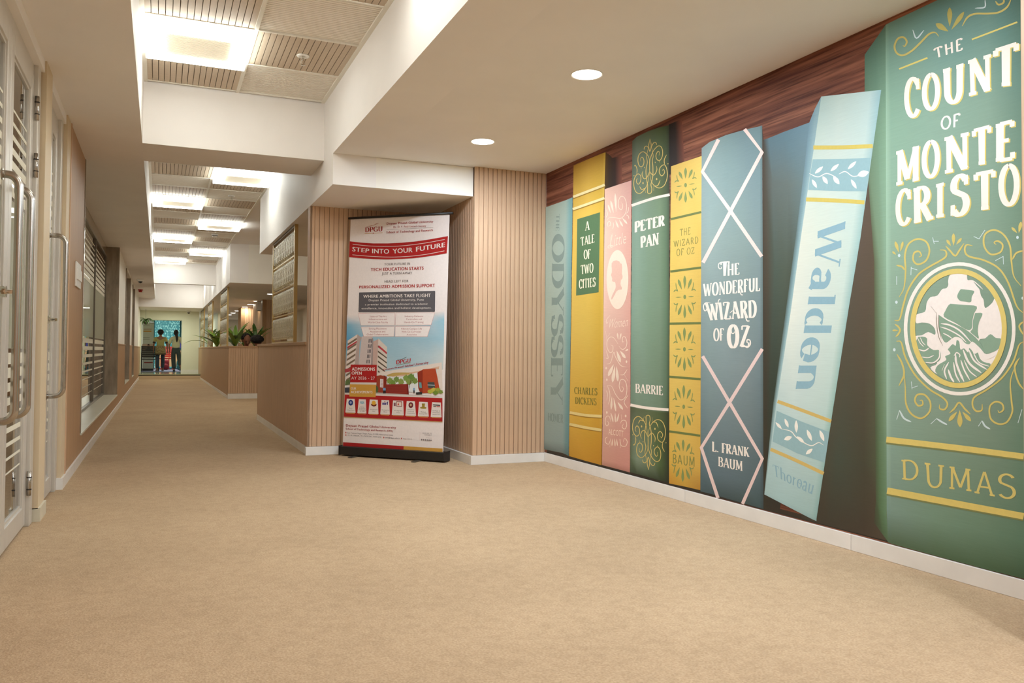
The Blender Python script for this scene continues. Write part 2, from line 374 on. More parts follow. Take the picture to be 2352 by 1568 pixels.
# ---- left wall
wl = empty('wall_left', (XL, 6, 0), 'left-hand corridor wall of brown laminate with cream paint above the far dado', kind='structure')
ob('door_pier', MB().box(-.80, XL, 5.20, 5.46, .07, ZS), M['laminate_trim'], wl)
ob('door_pier', MB().box(-.80, XL, 6.34, 6.56, .07, ZS), M['laminate_trim'], wl)
ob('edge_strip', MB().box(-.61, XL + .006, 6.56, 6.60, .07, ZS), M['batten'], wl)
ob('laminate_panel', MB().box(-.78, XL, 6.60, 7.76, .07, ZS), M['laminate'], wl)
W1 = (7.80, 14.2); SZ = .245
ob('under_window_panel', MB().box(-.78, XL, 7.76, 14.3, .07, SZ - .02), M['laminate'], wl)
def far_left(a, b):
    ob('dado_panel', MB().box(-.78, XL, a, b, .07, 1.03), M['laminate'], wl)
    ob('upper_wall', MB().box(-.78, XL - .012, a, b, 1.045, ZS), M['paint'], wl)
    ob('dado_cap', MB().box(-.78, XL + .01, a, b, 1.03, 1.045), M['batten'], wl)
far_left(14.3, 17.3); far_left(19.8, 21.6); far_left(23.2, 30.5)
for a, b in ((17.3, 19.8), (21.6, 23.2)):
    ob('under_window_panel', MB().box(-.78, XL, a, b, .07, .28), M['laminate'], wl)
    ob('over_window_panel', MB().box(-.78, XL, a, b, 2.5, ZS), M['paint'], wl)
ob('wall_end', MB().box(-.80, XL - .05, -3, 4.05, 0, ZS), M['laminate'], wl)
ob('door_head', MB().box(-.80, XL - .01, 4.05, 6.34, 2.485, ZS), M['soffit'], wl)
bl = ob('baseboard_left', MB().box(XL - .02, XL + .014, 6.34, 28.72, 0, .075), M['marble'], label='pale skirting along the foot of the left-hand wall', kind='structure')
ob('skirting_return', MB().box(XL - .06, XL + .014, 6.325, 6.34, 0, .078), M['marble'], bl)
ob('skirting_slab', MB().box(XL - .03, XL + .012, 5.20, 5.46, 0, .075), M['sill'], bl)
# ---- windows in the left wall
def window(n, a, b, z0, z1, rec, muls, lab, sill=True):
    w_ = empty('window_%d' % n, (XL, (a + b) / 2, z0), lab, kind='structure')
    ob('sill', MB().box(XL - rec - .03, XL + .012, a, b, z0 - .02, z0), M['sill'], w_, bev=.002)
    ob('far_reveal', MB().box(XL - rec - .03, XL + .004, b, b + .03, z0, z1), M['granite'], w_)
    ob('near_reveal', MB().box(XL - rec - .03, XL + .006, a - .04, a, z0, z1), M['granite'], w_)
    g = XL - rec
    ob('granite_header', MB().box(g - .04, g + .02, a, b, z1 - .13, z1), M['granite'], w_)
    ob('frame_rail', MB().box(g - .03, g + .02, a, b, z0, z0 + .03), M['alu_dark'], w_)
    ob('frame_rail', MB().box(g - .03, g + .02, a, b, z1 - .16, z1 - .13), M['alu_dark'], w_)
    ed = [a] + muls + [b]
    for y in ed: ob('mullion', MB().box(g - .03, g + .022, y - .012 if y != a else y, y + .012 if y != b else y, z0 + .03, z1 - .16), M['alu_dark'], w_)
    for i in range(len(ed) - 1):
        p = ob('glass_pane', MB().box(g - .008, g, ed[i] + .012, ed[i + 1] - .012, z0 + .03, z1 - .16), M['win_glass'], w_)
        if rec > .1:
            mb = MB(); zt = 2.30; h = .012
            for k in range(9): mb.box(g + .0005, g + .002, ed[i] + .02, ed[i + 1] - .02, zt - h, zt); zt -= .062; h = min(.046, h + .0055)
            zt = 1.08; h = .055
            for k in range(8): mb.box(g + .0005, g + .002, ed[i] + .02, ed[i + 1] - .02, zt - h, zt); zt -= .095; h = max(.006, h - .009)
            ob('frosted_stripe', mb, M['frost'], p); ob('pale_zone', MB().box(g + .0005, g + .002, ed[i] + .02, ed[i + 1] - .02, 1.10, 1.76), M['film'], p)
    return w_
window(1, 7.80, 14.27, SZ, ZS, .20, [9.4, 12.0], 'large stone framed window with frosted stripes in the left wall')
window(2, 17.34, 19.76, .30, 2.5, .10, [], 'narrow dark framed window beyond the large striped window')
window(3, 21.64, 23.16, .30, 2.5, .10, [], 'narrowest and farthest window of the left wall')
# ---- rooms behind the left glazing (plain shells seen through the panes)
rm = ob('wall_side_room', MB().box(-3.6, -3.5, -3, 30.5, 0, 2.9), M['paint'], label='plain cream far wall of the room seen through the left glazing', kind='structure')
ob('side_floor', MB().box(-3.6, -.80, -3, 30.5, -.06, .0), M['laminate'], rm)
ob('side_ceiling', MB().box(-3.6, -.81, -3, 30.5, 2.72, 2.9), M['paint'], rm)
ob('side_partition', MB().box(-3.5, -.80, 14.4, 14.5, 0, 2.72), M['paint'], rm)
ob('side_partition', MB().box(-3.5, -.80, 30.4, 30.5, 0, 2.72), M['paint'], rm)
ob('side_partition', MB().box(-3.5, -.80, 6.6, 6.7, 0, 2.72), M['paint'], rm)
# ---- doors in the left wall
XD = -.645
def door(n, y0, y1, post, lab):
    d = empty('door_%d' % n, (XD, (y0 + y1) / 2, 0), lab, kind='structure')
    ob('jamb', MB().box(XD - .06, XD + .02, post, post + .10, 0, 2.485), M['alu'], d, bev=.003)
    ob('head_frame', MB().box(XD - .06, XD - .004, y0, post, 2.43, 2.485), M['alu'], d)
    ob('jamb', MB().box(XD - .06, XD + .02, y0 - .06, y0, 0, 2.485), M['alu'], d, bev=.003)
    ym = (y0 + post) / 2
    for a, b in ((y0, ym), (ym + .004, post - .006)):
        lf = ob('door_leaf', MB().box(XD - .045, XD, a, a + .085, .012, 2.425).box(XD - .045, XD, b - .085, b, .012, 2.425)
                .box(XD - .045, XD, a + .085, b - .085, .012, .115).box(XD - .045, XD, a + .085, b - .085, 2.33, 2.425), M['alu'], d, bev=.004)
        ob('glazing_bead', MB().box(XD - .034, XD - .01, a + .085, a + .10, .115, 2.33).box(XD - .034, XD - .01, b - .10, b - .085, .115, 2.33)
           .box(XD - .034, XD - .01, a + .10, b - .10, .115, .13).box(XD - .034, XD - .01, a + .10, b - .10, 2.315, 2.33), M['alu'], lf)
        ob('glass_pane', MB().box(XD - .026, XD - .018, a + .098, b - .098, .125, 2.32), M['glass'], lf)
        mb = MB(); zt = 2.10; h = .012
        for k in range(7): mb.box(XD - .0175, XD - .0165, a + .10, b - .10, zt - h, zt); zt -= .062; h = min(.05, h + .007)
        zt = .93; h = .055
        for k in range(9): mb.box(XD - .0175, XD - .0165, a + .10, b - .10, zt - h, zt); zt -= .072; h = max(.008, h - .006)
        ob('frosted_stripe', mb, M['frost'], lf); ob('pale_zone', MB().box(XD - .0175, XD - .0165, a + .10, b - .10, .95, 1.66), M['film'], lf)
    for zz in ((.23, 1.94, 2.25) if n == 1 else ()):
        hb = ob('hinge', MB().tube([(XD + .016, post - .002, zz - .065), (XD + .016, post - .002, zz + .065)], .011, 12), M['steel'], d, smooth=True)
        ob('hinge_ring', MB().tube([(XD + .016, post - .002, zz - .035), (XD + .016, post - .002, zz - .030)], .0125, 12).tube([(XD + .016, post - .002, zz + .030), (XD + .016, post - .002, zz + .035)], .0125, 12), M['dark'], hb)
    return d, ym
def handle(d, y, xo, z0, z1, r=.019, lab=None):
    rr = .05; P = [(XD - .002, y, z1)]
    for k in range(7): a = k / 6 * PI / 2; P.append((XD + xo - rr + rr * math.sin(a), y, z1 - rr + rr * math.cos(a)))
    Q = [(XD - .002, y, z0)]
    for k in range(7): a = k / 6 * PI / 2; Q.append((XD + xo - rr + rr * math.sin(a), y, z0 + rr - rr * math.cos(a)))
    h = ob('pull_handle', MB().tube(P + Q[::-1], r, 16), M['steel'], d, smooth=True, label=lab)
    ob('rosette', MB().tube([(XD - .001, y, z1), (XD + .006, y, z1)], r * 1.5, 16).tube([(XD - .001, y, z0), (XD + .006, y, z0)], r * 1.5, 16), M['steel'], h, smooth=False)
d1, ym1 = door(1, 3.62, 5.20, 5.08, 'nearest glazed aluminium double door with paired bar handles, frosted stripes')
for px_ in (38.5, 66.5): handle(d1, on(0, XD + .068, px_, 700).y, .068, .632, 1.712, .0175)
d2, ym2 = door(2, 5.46, 6.34, 6.235, 'second glazed aluminium door beside the light switch, one bar handle')
handle(d2, on(0, XD + .095, 149, 700).y, .095, .655, 1.66, .015)
def cyl_lock(d, y, z):
    l = ob('lock_body', MB().tube([(XD, y, z), (XD + .022, y, z)], .026, 20), M['chrome'], d)
    ob('lock_thumb_turn', MB().tube([(XD + .022, y, z), (XD + .055, y, z)], .011, 12).box(XD + .05, XD + .062, y - .02, y + .02, z - .008, z + .008), M['chrome'], l)
cyl_lock(d1, 4.20, 1.20); cyl_lock(d2, 5.78, 1.13)
# ---- far end: portal, pilaster, soffit
pw = empty('wall_end', (.3, 30.5, .167), 'pale green portal wall at the far end of the corridor', kind='structure')
ob('pilaster', MB().box(.70, 1.26, 30.5, 31.1, .167, ZD), M['green_paint'], pw)
ob('plinth', MB().box(.692, 1.26, 30.49, 30.5, .167, .27), M['marble'], pw)
ob('lintel', MB().box(-1.2, .70, 30.5, 31.1, 1.965, ZD), M['green_paint'], pw)
ob('left_jamb', MB().box(-1.2, -.575, 30.4, 31.1, .167, 1.965), M['green_paint'], pw)
fr = ob('wall_far_room', MB().box(-1.6, 3.6, 38.4, 38.5, .16, 3.0), M['paint'], label='rear wall of the room beyond the portal', kind='structure')
ob('far_room_ceiling', MB().box(-1.6, 3.6, 31.1, 38.5, 2.42, 2.6), M['green_paint'], fr)
ob('far_room_side', MB().box(-1.6, -1.5, 31.1, 38.5, .16, 2.6), M['green_paint'], fr)
ob('far_room_side', MB().box(1.9, 2.0, 31.1, 38.5, .16, 2.6), M['green_paint'], fr)
# ---- back room shell to the right
bk = ob('wall_back_room', MB().box(1.25, 4.2, 40, 40.1, 0, 3.2), M['paint'], label='cream rear wall of the office seen past the screens', kind='structure')
ob('wall_office_side', MB().box(4.2, 4.3, 6, 40, 0, 3.2), M['paint'], label='cream side wall of the office', kind='structure')
ob('wall_office_front', MB().box(3.125, 4.2, 6.6, 6.7, 0, 3.2), M['paint'], label='cream front wall of the office', kind='structure')
ob('office_carpet', MB().box(1.3, 4.2, 28.8, 40, -.06, .0), M['carpet'], fl)
ob('wall_office_upper', MB().box(1.6, 4.2, 17.02, 17.14, ZD, 3.2), M['paint'], label='pale wall above the short far counter', kind='structure')
p1 = ob('wall_office_slats', MB().box(2.30, 3.3, 26.62, 27.6, 0, ZD), M['batten_back'], label='tall slatted block standing mid way down the office', kind='structure')
battens(p1, 0, 2.42, 12, .048, 26.62, -1, .0, ZD, True)
p2 = ob('wall_office_column', MB().box(2.46, 3.1, 22.3, 24.6, 0, ZD), M['laminate'], label='brown office column with battened front nearer than the slatted block', kind='structure')
battens(p2, 0, 2.56, 8, .048, 22.3, -1, .0, ZD, True)
p3 = ob('wall_office_return', MB().box(2.10, 2.30, 12.4, 12.9, 0, ZD), M['laminate'], label='narrow brown return seen between the glass screen and the alcove corner', kind='structure')
# ================================================================ FLAT PRINT TOOLS
GLY = {}
def arc(cx, cy, rx, ry, a0, a1, n=18): return [(cx + rx * math.cos(math.radians(a0 + (a1 - a0) * i / n)), cy + ry * math.sin(math.radians(a0 + (a1 - a0) * i / n))) for i in range(n + 1)]
# glyph: width, strokes (points, weight: None follows the pen, 't' thin, 'T' thick), serifs (x, y)
GLY['A'] = (.80, [([(.08, 0), (.39, 1)], 't'), ([(.41, 1), (.72, 0)], 'T'), ([(.19, .33), (.61, .33)], 't')], [(.08, 0), (.72, 0)])
GLY['B'] = (.68, [([(.15, 0), (.15, 1)], 'T'), ([(.15, .98), (.35, .98)] + arc(.35, .75, .21, .23, 90, -90) + [(.15, .52)], None), ([(.15, .52), (.38, .52)] + arc(.38, .27, .24, .25, 90, -90) + [(.15, .02)], None)], [(.15, 0), (.15, 1)])
GLY['C'] = (.74, [(arc(.42, .5, .34, .5, 42, 318), None)], ['C'])
GLY['D'] = (.76, [([(.15, 0), (.15, 1)], 'T'), ([(.15, .98), (.34, .98)] + arc(.34, .5, .34, .48, 90, -90) + [(.15, .02)], None)], [(.15, 0), (.15, 1)])
GLY['E'] = (.62, [([(.15, 0), (.15, 1)], 'T'), ([(.15, .98), (.54, .98), (.54, .84)], 't'), ([(.15, .52), (.44, .52)], 't'), ([(.15, .02), (.57, .02), (.57, .18)], 't')], [(.15, 0), (.15, 1)])
GLY['F'] = (.58, [([(.15, 0), (.15, 1)], 'T'), ([(.15, .98), (.53, .98), (.53, .84)], 't'), ([(.15, .50), (.42, .50)], 't')], [(.15, 0), (.15, 1)])
GLY['G'] = (.78, [(arc(.42, .5, .34, .5, 42, 330), None), ([(.66, .42), (.66, .06)], 'T')], [(.66, .46)])
GLY['H'] = (.82, [([(.16, 0), (.16, 1)], 'T'), ([(.66, 0), (.66, 1)], 'T'), ([(.16, .51), (.66, .51)], 't')], [(.16, 0), (.16, 1), (.66, 0), (.66, 1)])
GLY['I'] = (.34, [([(.17, 0), (.17, 1)], 'T')], [(.17, 0), (.17, 1)])
GLY['K'] = (.76, [([(.15, 0), (.15, 1)], 'T'), ([(.62, 1), (.17, .42)], 't'), ([(.30, .58), (.66, 0)], 'T')], [(.15, 0), (.15, 1), (.62, 1), (.66, 0)])
GLY['L'] = (.60, [([(.15, 0), (.15, 1)], 'T'), ([(.15, .02), (.55, .02), (.55, .20)], 't')], [(.15, 0), (.15, 1)])
GLY['M'] = (.98, [([(.13, 0), (.15, 1)], 't'), ([(.16, 1), (.48, .12)], 'T'), ([(.49, .12), (.80, 1)], 't'), ([(.82, 1), (.84, 0)], 'T')], [(.13, 0), (.15, 1), (.82, 1), (.84, 0)])
GLY['N'] = (.84, [([(.14, 0), (.14, 1)], 't'), ([(.15, 1), (.68, .02)], 'T'), ([(.69, 0), (.69, 1)], 't')], [(.14, 0), (.14, 1), (.69, 1)])
GLY['O'] = (.80, [(arc(.40, .5, .33, .5, 90, 450, 30), None)], [])
GLY['P'] = (.64, [([(.15, 0), (.15, 1)], 'T'), ([(.15, .98), (.35, .98)] + arc(.35, .71, .22, .27, 90, -90) + [(.15, .44)], None)], [(.15, 0), (.15, 1)])
GLY['R'] = (.72, [([(.15, 0), (.15, 1)], 'T'), ([(.15, .98), (.35, .98)] + arc(.35, .74, .21, .24, 90, -90) + [(.15, .50)], None), ([(.34, .50), (.63, 0)], 'T')], [(.15, 0), (.15, 1), (.63, 0)])
GLY['S'] = (.60, [(arc(.30, .755, .22, .235, 25, 215, 14) + arc(.30, .27, .24, .26, 55, -150, 16), None)], ['S'])
GLY['T'] = (.72, [([(.36, 0), (.36, 1)], 'T'), ([(.06, .82), (.06, .98), (.66, .98), (.66, .82)], 't')], [(.36, 0)])
GLY['U'] = (.80, [([(.15, 1), (.15, .30)] + arc(.40, .30, .25, .30, 180, 360)[1:] + [(.65, 1)], None)], [(.15, 1), (.65, 1)])
GLY['W'] = (1.08, [([(.07, 1), (.31, 0)], 'T'), ([(.32, 0), (.53, .95)], 't'), ([(.53, .95), (.76, 0)], 'T'), ([(.77, 0), (1.0, 1)], 't')], [(.07, 1), (1.0, 1)])
GLY['Y'] = (.76, [([(.08, 1), (.38, .46)], 'T'), ([(.68, 1), (.38, .46)], 't'), ([(.38, .48), (.38, 0)], 'T')], [(.08, 1), (.68, 1), (.38, 0)])
GLY['Z'] = (.68, [([(.10, .80), (.10, .98), (.58, .98)], 't'), ([(.58, .98), (.08, .02)], 'T'), ([(.08, .02), (.60, .02), (.60, .20)], 't')], [])
GLY['.'] = (.26, [([(.12, .0), (.12, .10)], 'T')], [])
GLY[' '] = (.34, [], [])
GLY['a'] = (.60, [(arc(.27, .48, .17, .16, 160, 0, 10) + [(.44, .05), (.54, .02)], 'T'), ([(.44, .38), (.30, .33)] + arc(.25, .17, .16, .16, 110, 330, 12) + [(.44, .16)], None)], [])
GLY['l'] = (.34, [([(.17, 0), (.17, 1)], 'T')], [(.17, 0), 'l'])
GLY['d'] = (.68, [(arc(.27, .31, .20, .31, 60, 300, 16), None), ([(.50, 0), (.50, 1)], 'T')], [(.50, 0)])
GLY['e'] = (.58, [(arc(.29, .32, .22, .32, 325, 0, 2)[:1] + arc(.29, .32, .22, .32, 0, 315, 20), None), ([(.10, .36), (.50, .36)], 't')], [])
GLY['n'] = (.70, [([(.15, 0), (.15, .64)], 'T'), ([(.15, .48)] + arc(.35, .42, .19, .20, 150, 0, 8) + [(.54, 0)], None)], [(.15, 0), (.54, 0)])
GLY['h'] = (.70, [([(.15, 0), (.15, 1)], 'T'), ([(.15, .48)] + arc(.35, .42, .19, .20, 150, 0, 8) + [(.54, 0)], None)], [(.15, 0), (.54, 0), (.15, 1)])
GLY['o'] = (.62, [(arc(.31, .32, .23, .32, 90, 450, 24), None)], [])
GLY['r'] = (.50, [([(.15, 0), (.15, .64)], 'T'), ([(.16, .44), (.26, .58), (.40, .60)], None)], [(.15, 0)])
GLY['u'] = (.70, [([(.14, .64), (.14, .24)] + arc(.30, .22, .16, .20, 180, 300, 8) + [(.52, .20)], None), ([(.52, .64), (.52, 0)], 'T')], [(.52, 0), (.14, .64)])
def strip_px(P, W):
    """outline quads for a stroke through P (2-D) with widths W"""
    v = []; f = []; n = len(P)
    for i, p in enumerate(P):
        a = P[max(i - 1, 0)]; b = P[min(i + 1, n - 1)]; dx, dy = b[0] - a[0], b[1] - a[1]; l = math.hypot(dx, dy) or 1
        nx, ny = -dy / l, dx / l; h = W[i] / 2; v += [(p[0] + nx * h, p[1] + ny * h), (p[0] - nx * h, p[1] - ny * h)]
        if i: k = 2 * i; f.append((k - 2, k - 1, k + 1, k))
    return v, f
def glyph_run(s, thick, thin, serif, asp, gap=.04):
    """polygons of a line of text in units where the cap height is 1; asp squeezes widths"""
    out = []; x = 0
    for ch in s:
        w_, st, sf = GLY[ch]; k = asp
        for P, wt in st:
            Q = [(x + p[0] * k, p[1]) for p in P]
            W = []
            for i in range(len(Q)):
                a = Q[max(i - 1, 0)]; b = Q[min(i + 1, len(Q) - 1)]; l = math.hypot(b[0] - a[0], b[1] - a[1]) or 1; ty = abs(b[1] - a[1]) / l
                W.append(thin if wt == 't' else thick if wt == 'T' else thin + (thick - thin) * ty ** 1.3)
            if wt == 't' and len(Q) > 2 and ch in 'EFTLZ':   # keep square corners
                for i in range(len(Q) - 1): out.append(strip_px([Q[i], Q[i + 1]], [thin, thin]))
            else: out.append(strip_px(Q, W))
        if serif:
            for q in sf:
                if q == 'C': out.append(strip_px([(x + .66 * k, .99), (x + .68 * k, .70)], [thin, thick * .8])); continue
                if q == 'S': out.append(strip_px([(x + .50 * k, .98), (x + .52 * k, .74)], [thin, thick * .6])); out.append(strip_px([(x + .07 * k, .02), (x + .06 * k, .28)], [thin, thick * .6])); continue
                if q == 'l': out.append(strip_px([(x + .03 * k, .97), (x + .17 * k, .97)], [thin, thin])); continue
                yy = q[1] - thin / 2 if q[1] > .5 else q[1] + thin / 2
                out.append(strip_px([(x + q[0] * k - serif, yy), (x + q[0] * k + serif, yy)], [thin, thin]))
        x += w_ * k + gap
    return out
FONT = {}
def sans_run(s, bold):
    cu = bpy.data.curves.new('t', 'FONT'); cu.body = s; cu.size = 1; cu.offset = min(bold, 0); cu.resolution_u = 3; cu.space_character = 1.06
    o = bpy.data.objects.new('t', cu); C.objects.link(o); dg = bpy.context.evaluated_depsgraph_get(); me = bpy.data.meshes.new_from_object(o.evaluated_get(dg))
    out = [([(v.co.x, v.co.y) for v in me.vertices], [tuple(p.vertices) for p in me.polygons])]
    bpy.data.objects.remove(o); bpy.data.curves.remove(cu); bpy.data.meshes.remove(me)
    if bold > .006: out += [([(x + d, y) for x, y in out[0][0]], out[0][1]) for d in (-bold * 1.3, bold * 1.3)]
    return out
def cap_h():
    if 'h' not in FONT: r = sans_run('H', 0)[0][0]; FONT['h'] = max(p[1] for p in r)
    return FONT['h']
class Print:
    """flat print on a plane: everything given in photograph pixels is put on the plane p0,n; layers sit half a millimetre apart"""
    def __init__(s, p0, n): s.p0 = Vector(p0); s.n = Vector(n).normalized(); s.g = {}; s.k = 1.0
    tick = 0
    def P(s, p, lay): return on_plane(s.p0, s.n, p[0], p[1]) + s.n * (.0003 * lay + s.tick * .000012)
    def frame(s, ox=0, oy=0, k=1.): s.fo = (ox, oy, k); return s
    fo = (0, 0, 1.)
    def u(s, part):
        s.n_ = getattr(s, 'n_', 0) + 1; return '%s#%d' % (part, s.n_)
    def T(s, p): return (s.fo[0] + p[0] / s.fo[2], s.fo[1] + p[1] / s.fo[2])
    def mb(s, part, col): return s.g.setdefault((part, tuple(col)), MB())
    def raw(s, part, col, v, f, lay):
        s.tick = (s.tick + 1) % 23; s.mb(part, col).add([s.P(p, lay) for p in v], f)
    def poly(s, part, col, pts, lay=1, smooth=0):
        if part in ('band', 'vine_band', 'award_card', 'title_label'): part = s.u(part)
        pts = [s.T(p) for p in pts]
        if smooth: q = catmull([(*p, 0) for p in pts + pts[:1]], smooth); pts = [(p.x, p.y) for p in q[:-1]]
        s.raw(part, col, pts, [tuple(range(len(pts)))], lay)
    def patch(s, part, rows_, lay=1):
        """rows of (x, y, rgb): a colour gradient printed between them"""
        s.tick = (s.tick + 1) % 23; m = s.mb(part, ('v',)); R = [[(s.T(p), A(*p[2])) for p in [(q[0], q[1], q[2]) for q in r]] for r in rows_]; b = len(m.v); w_ = len(R[0])
        for r in R:
            for p, c in r: m.v.append(tuple(s.P(p, lay))); m.c.append((min(.93, c[0] * PK[0]), c[1] * PK[1], c[2] * PK[2], 1))
        for i in range(len(R) - 1):
            for j in range(w_ - 1): a = b + i * w_ + j; m.f.append((a, a + 1, a + w_ + 1, a + w_))
    def stroke(s, part, col, pts, w_, lay=2, smooth=6, taper=True):
        if part in ('band', 'vine_stem', 'sea_bird', 'lattice', 'ornament', 'filigree', 'scrollwork'): part = s.u(part)
        pts = [s.T(p) for p in pts]
        if smooth and len(pts) > 2: pts = [(p.x, p.y) for p in catmull([(*p, 0) for p in pts], smooth)]
        n = len(pts); w_ = w_ / s.fo[2]; W = [w_ * (min(1, .35 + 4 * min(i, n - 1 - i) / n) if taper else 1) for i in range(n)]
        v, f = strip_px(pts, W); s.raw(part, col, v, f, lay)
    def petal(s, part, col, a, b, w_, lay=2):
        if part in ('ornament', 'scrollwork'): part = s.u(part)
        a = s.T(a); b = s.T(b); w_ = w_ / s.fo[2]; P = [(a[0] + (b[0] - a[0]) * t, a[1] + (b[1] - a[1]) * t) for t in [i / 10 for i in range(11)]]
        W = [w_ * x for x in (.08, .25, .45, .62, .78, .92, 1., .98, .82, .55, .06)]; v, f = strip_px(P, W); s.raw(part, col, v, f, lay)
    def leaf(s, part, col, a, b, w_, lay=2):
        if part == 'vine_leaf': part = s.u(part)
        a = s.T(a); b = s.T(b); w_ = w_ / s.fo[2]; P = [(a[0] + (b[0] - a[0]) * t, a[1] + (b[1] - a[1]) * t) for t in [i / 8 for i in range(9)]]
        v, f = strip_px(P, [w_ * math.sin(PI * min(max(i / 8, .02), .98)) ** .8 for i in range(9)]); s.raw(part, col, v, f, lay)
    def dot(s, part, col, c, r, lay=2, ry=None):
        if part in ('ornament', 'sea_bird', 'filigree'): part = s.u(part)
        s.poly(part, col, [(c[0] + r * math.cos(a * PI / 7), c[1] + (ry or r) * math.sin(a * PI / 7)) for a in range(14)], lay)
    def ring(s, part, col, c, rx, ry, w_, lay=2, n=64, tilt=0):
        ct, stt = math.cos(tilt), math.sin(tilt)
        def E(a, q): x, y = (rx + q) * math.cos(a), (ry + q) * math.sin(a); return s.T((c[0] + x * ct - y * stt, c[1] + x * stt + y * ct))
        v = [E(2 * PI * i / n, q) for i in range(n) for q in (-w_ / 2, w_ / 2)]
        s.raw(part, col, v, [(2 * i, 2 * i + 1, (2 * i + 3) % (2 * n), (2 * i + 2) % (2 * n)) for i in range(n)], lay)
    def text(s, part, col, txt, TL, TR, BR, BL, font='serif', lay=3, thick=.17, thin=.07, serif=.085, asp=.62, bold=.0, slant=0, shift=(0, 0), desc=False):
        part = s.u(part)
        runs = glyph_run(txt, thick, thin, serif, asp) if font == 'serif' else glyph_run(txt, thick, thick, 0, asp, .10) if font == 'line' else sans_run(txt, bold)
        h = 1 if font != 'sans' else cap_h()
        xs = [p[0] for v, f in runs for p in v]; x0, x1 = min(xs), max(xs)
        q = [s.T((p[0] + shift[0], p[1] + shift[1])) for p in (TL, TR, BR, BL)]
        for v, f in runs:
            o = []
            for x, y in v:
                a = (x - x0) / (x1 - x0); b = 1 - y / h; a += slant * (1 - b) * .1
                o.append(tuple((q[0][i] * (1 - a) + q[1][i] * a) * (1 - b) + (q[3][i] * (1 - a) + q[2][i] * a) * b for i in (0, 1)))
            s.raw(part, col, o, f, lay)
    def flush(s, parent):
        seen = {}
        for (part, col), m in s.g.items():
            ob(part.split('#')[0], m, M['vcol'] if col == ('v',) else pmat(col), parent)
        s.g = {}
# ================================================================ THE BOOK MURAL
mroot = ob('wall_mural', MB().box(XM - .003, XM - .0005, 1.86, 6.53, .079, ZR - .001), M['mural_wood'], label='wall-sized printed mural of giant classic book spines on a walnut shelf', cat='mural')
def lerp3(a, b, t): return tuple(a[i] + (b[i] - a[i]) * t for i in range(3))
pr_ = Print((XM - .003, 0, 0), (-1, 0, 0))
def book(label, rows_, lay=2):
    """one printed spine: a shaded patch; everything printed on it becomes its child"""
    pr_.frame(); pr_.patch('printed_book', rows_, lay); (k, m), = pr_.g.items(); pr_.g = {}
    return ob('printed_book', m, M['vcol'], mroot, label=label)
def cols(cl, n=None): return cl
# dark floor strip of the shelf and shadows printed between the books
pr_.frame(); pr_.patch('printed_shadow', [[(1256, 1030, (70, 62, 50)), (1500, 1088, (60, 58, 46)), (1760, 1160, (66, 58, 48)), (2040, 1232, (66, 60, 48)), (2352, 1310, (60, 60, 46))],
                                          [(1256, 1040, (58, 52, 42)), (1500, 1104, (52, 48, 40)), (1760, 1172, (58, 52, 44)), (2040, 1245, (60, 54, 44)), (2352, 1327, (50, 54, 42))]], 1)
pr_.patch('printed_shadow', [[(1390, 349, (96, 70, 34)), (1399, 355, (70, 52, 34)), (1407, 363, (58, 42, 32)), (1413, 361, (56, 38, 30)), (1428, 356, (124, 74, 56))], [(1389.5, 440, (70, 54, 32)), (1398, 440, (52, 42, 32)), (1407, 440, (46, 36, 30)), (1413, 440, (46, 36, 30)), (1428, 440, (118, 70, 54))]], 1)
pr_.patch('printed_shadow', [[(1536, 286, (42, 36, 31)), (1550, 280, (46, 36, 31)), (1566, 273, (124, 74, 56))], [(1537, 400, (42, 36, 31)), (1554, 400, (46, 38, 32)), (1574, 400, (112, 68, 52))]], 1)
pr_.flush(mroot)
# --- teal book at the left edge
b = book('pale teal printed spine in the left corner of the mural', [[(1252, 476.5, (172, 190, 174)), (1300, 459.5, (160, 182, 168)), (1308, 456, (128, 168, 164)), (1315.5, 453, (110, 156, 154))],
     [(1250, 760, (172, 190, 172)), (1295, 760, (164, 184, 170)), (1303, 760, (132, 170, 162)), (1311, 760, (112, 156, 152))], [(1248, 1009, (152, 172, 164)), (1292, 1014, (148, 170, 164)), (1299, 1016, (120, 156, 154)), (1306.8, 1018, (104, 144, 144))],
     [(1248, 1031, (110, 124, 116)), (1292, 1040, (116, 132, 126)), (1299, 1043, (96, 122, 120)), (1306.5, 1047, (84, 116, 114))]])
k = (132, 152, 142)
pr_.text('title_lettering', k, 'ODYSSEY', (1296.5, 537), (1292.3, 930), (1265, 930), (1269, 537), asp=1.0, thick=.22, thin=.05, serif=.13)
pr_.text('title_lettering', k, 'THE', (1285.5, 492), (1284.5, 530), (1277, 530), (1278, 492), asp=.9, thick=.16)
pr_.text('author_lettering', k, 'HOMER', (1258.8, 948), (1294.2, 952), (1294.2, 972), (1258.8, 965.5), asp=.8, thick=.15)
pr_.flush(b)
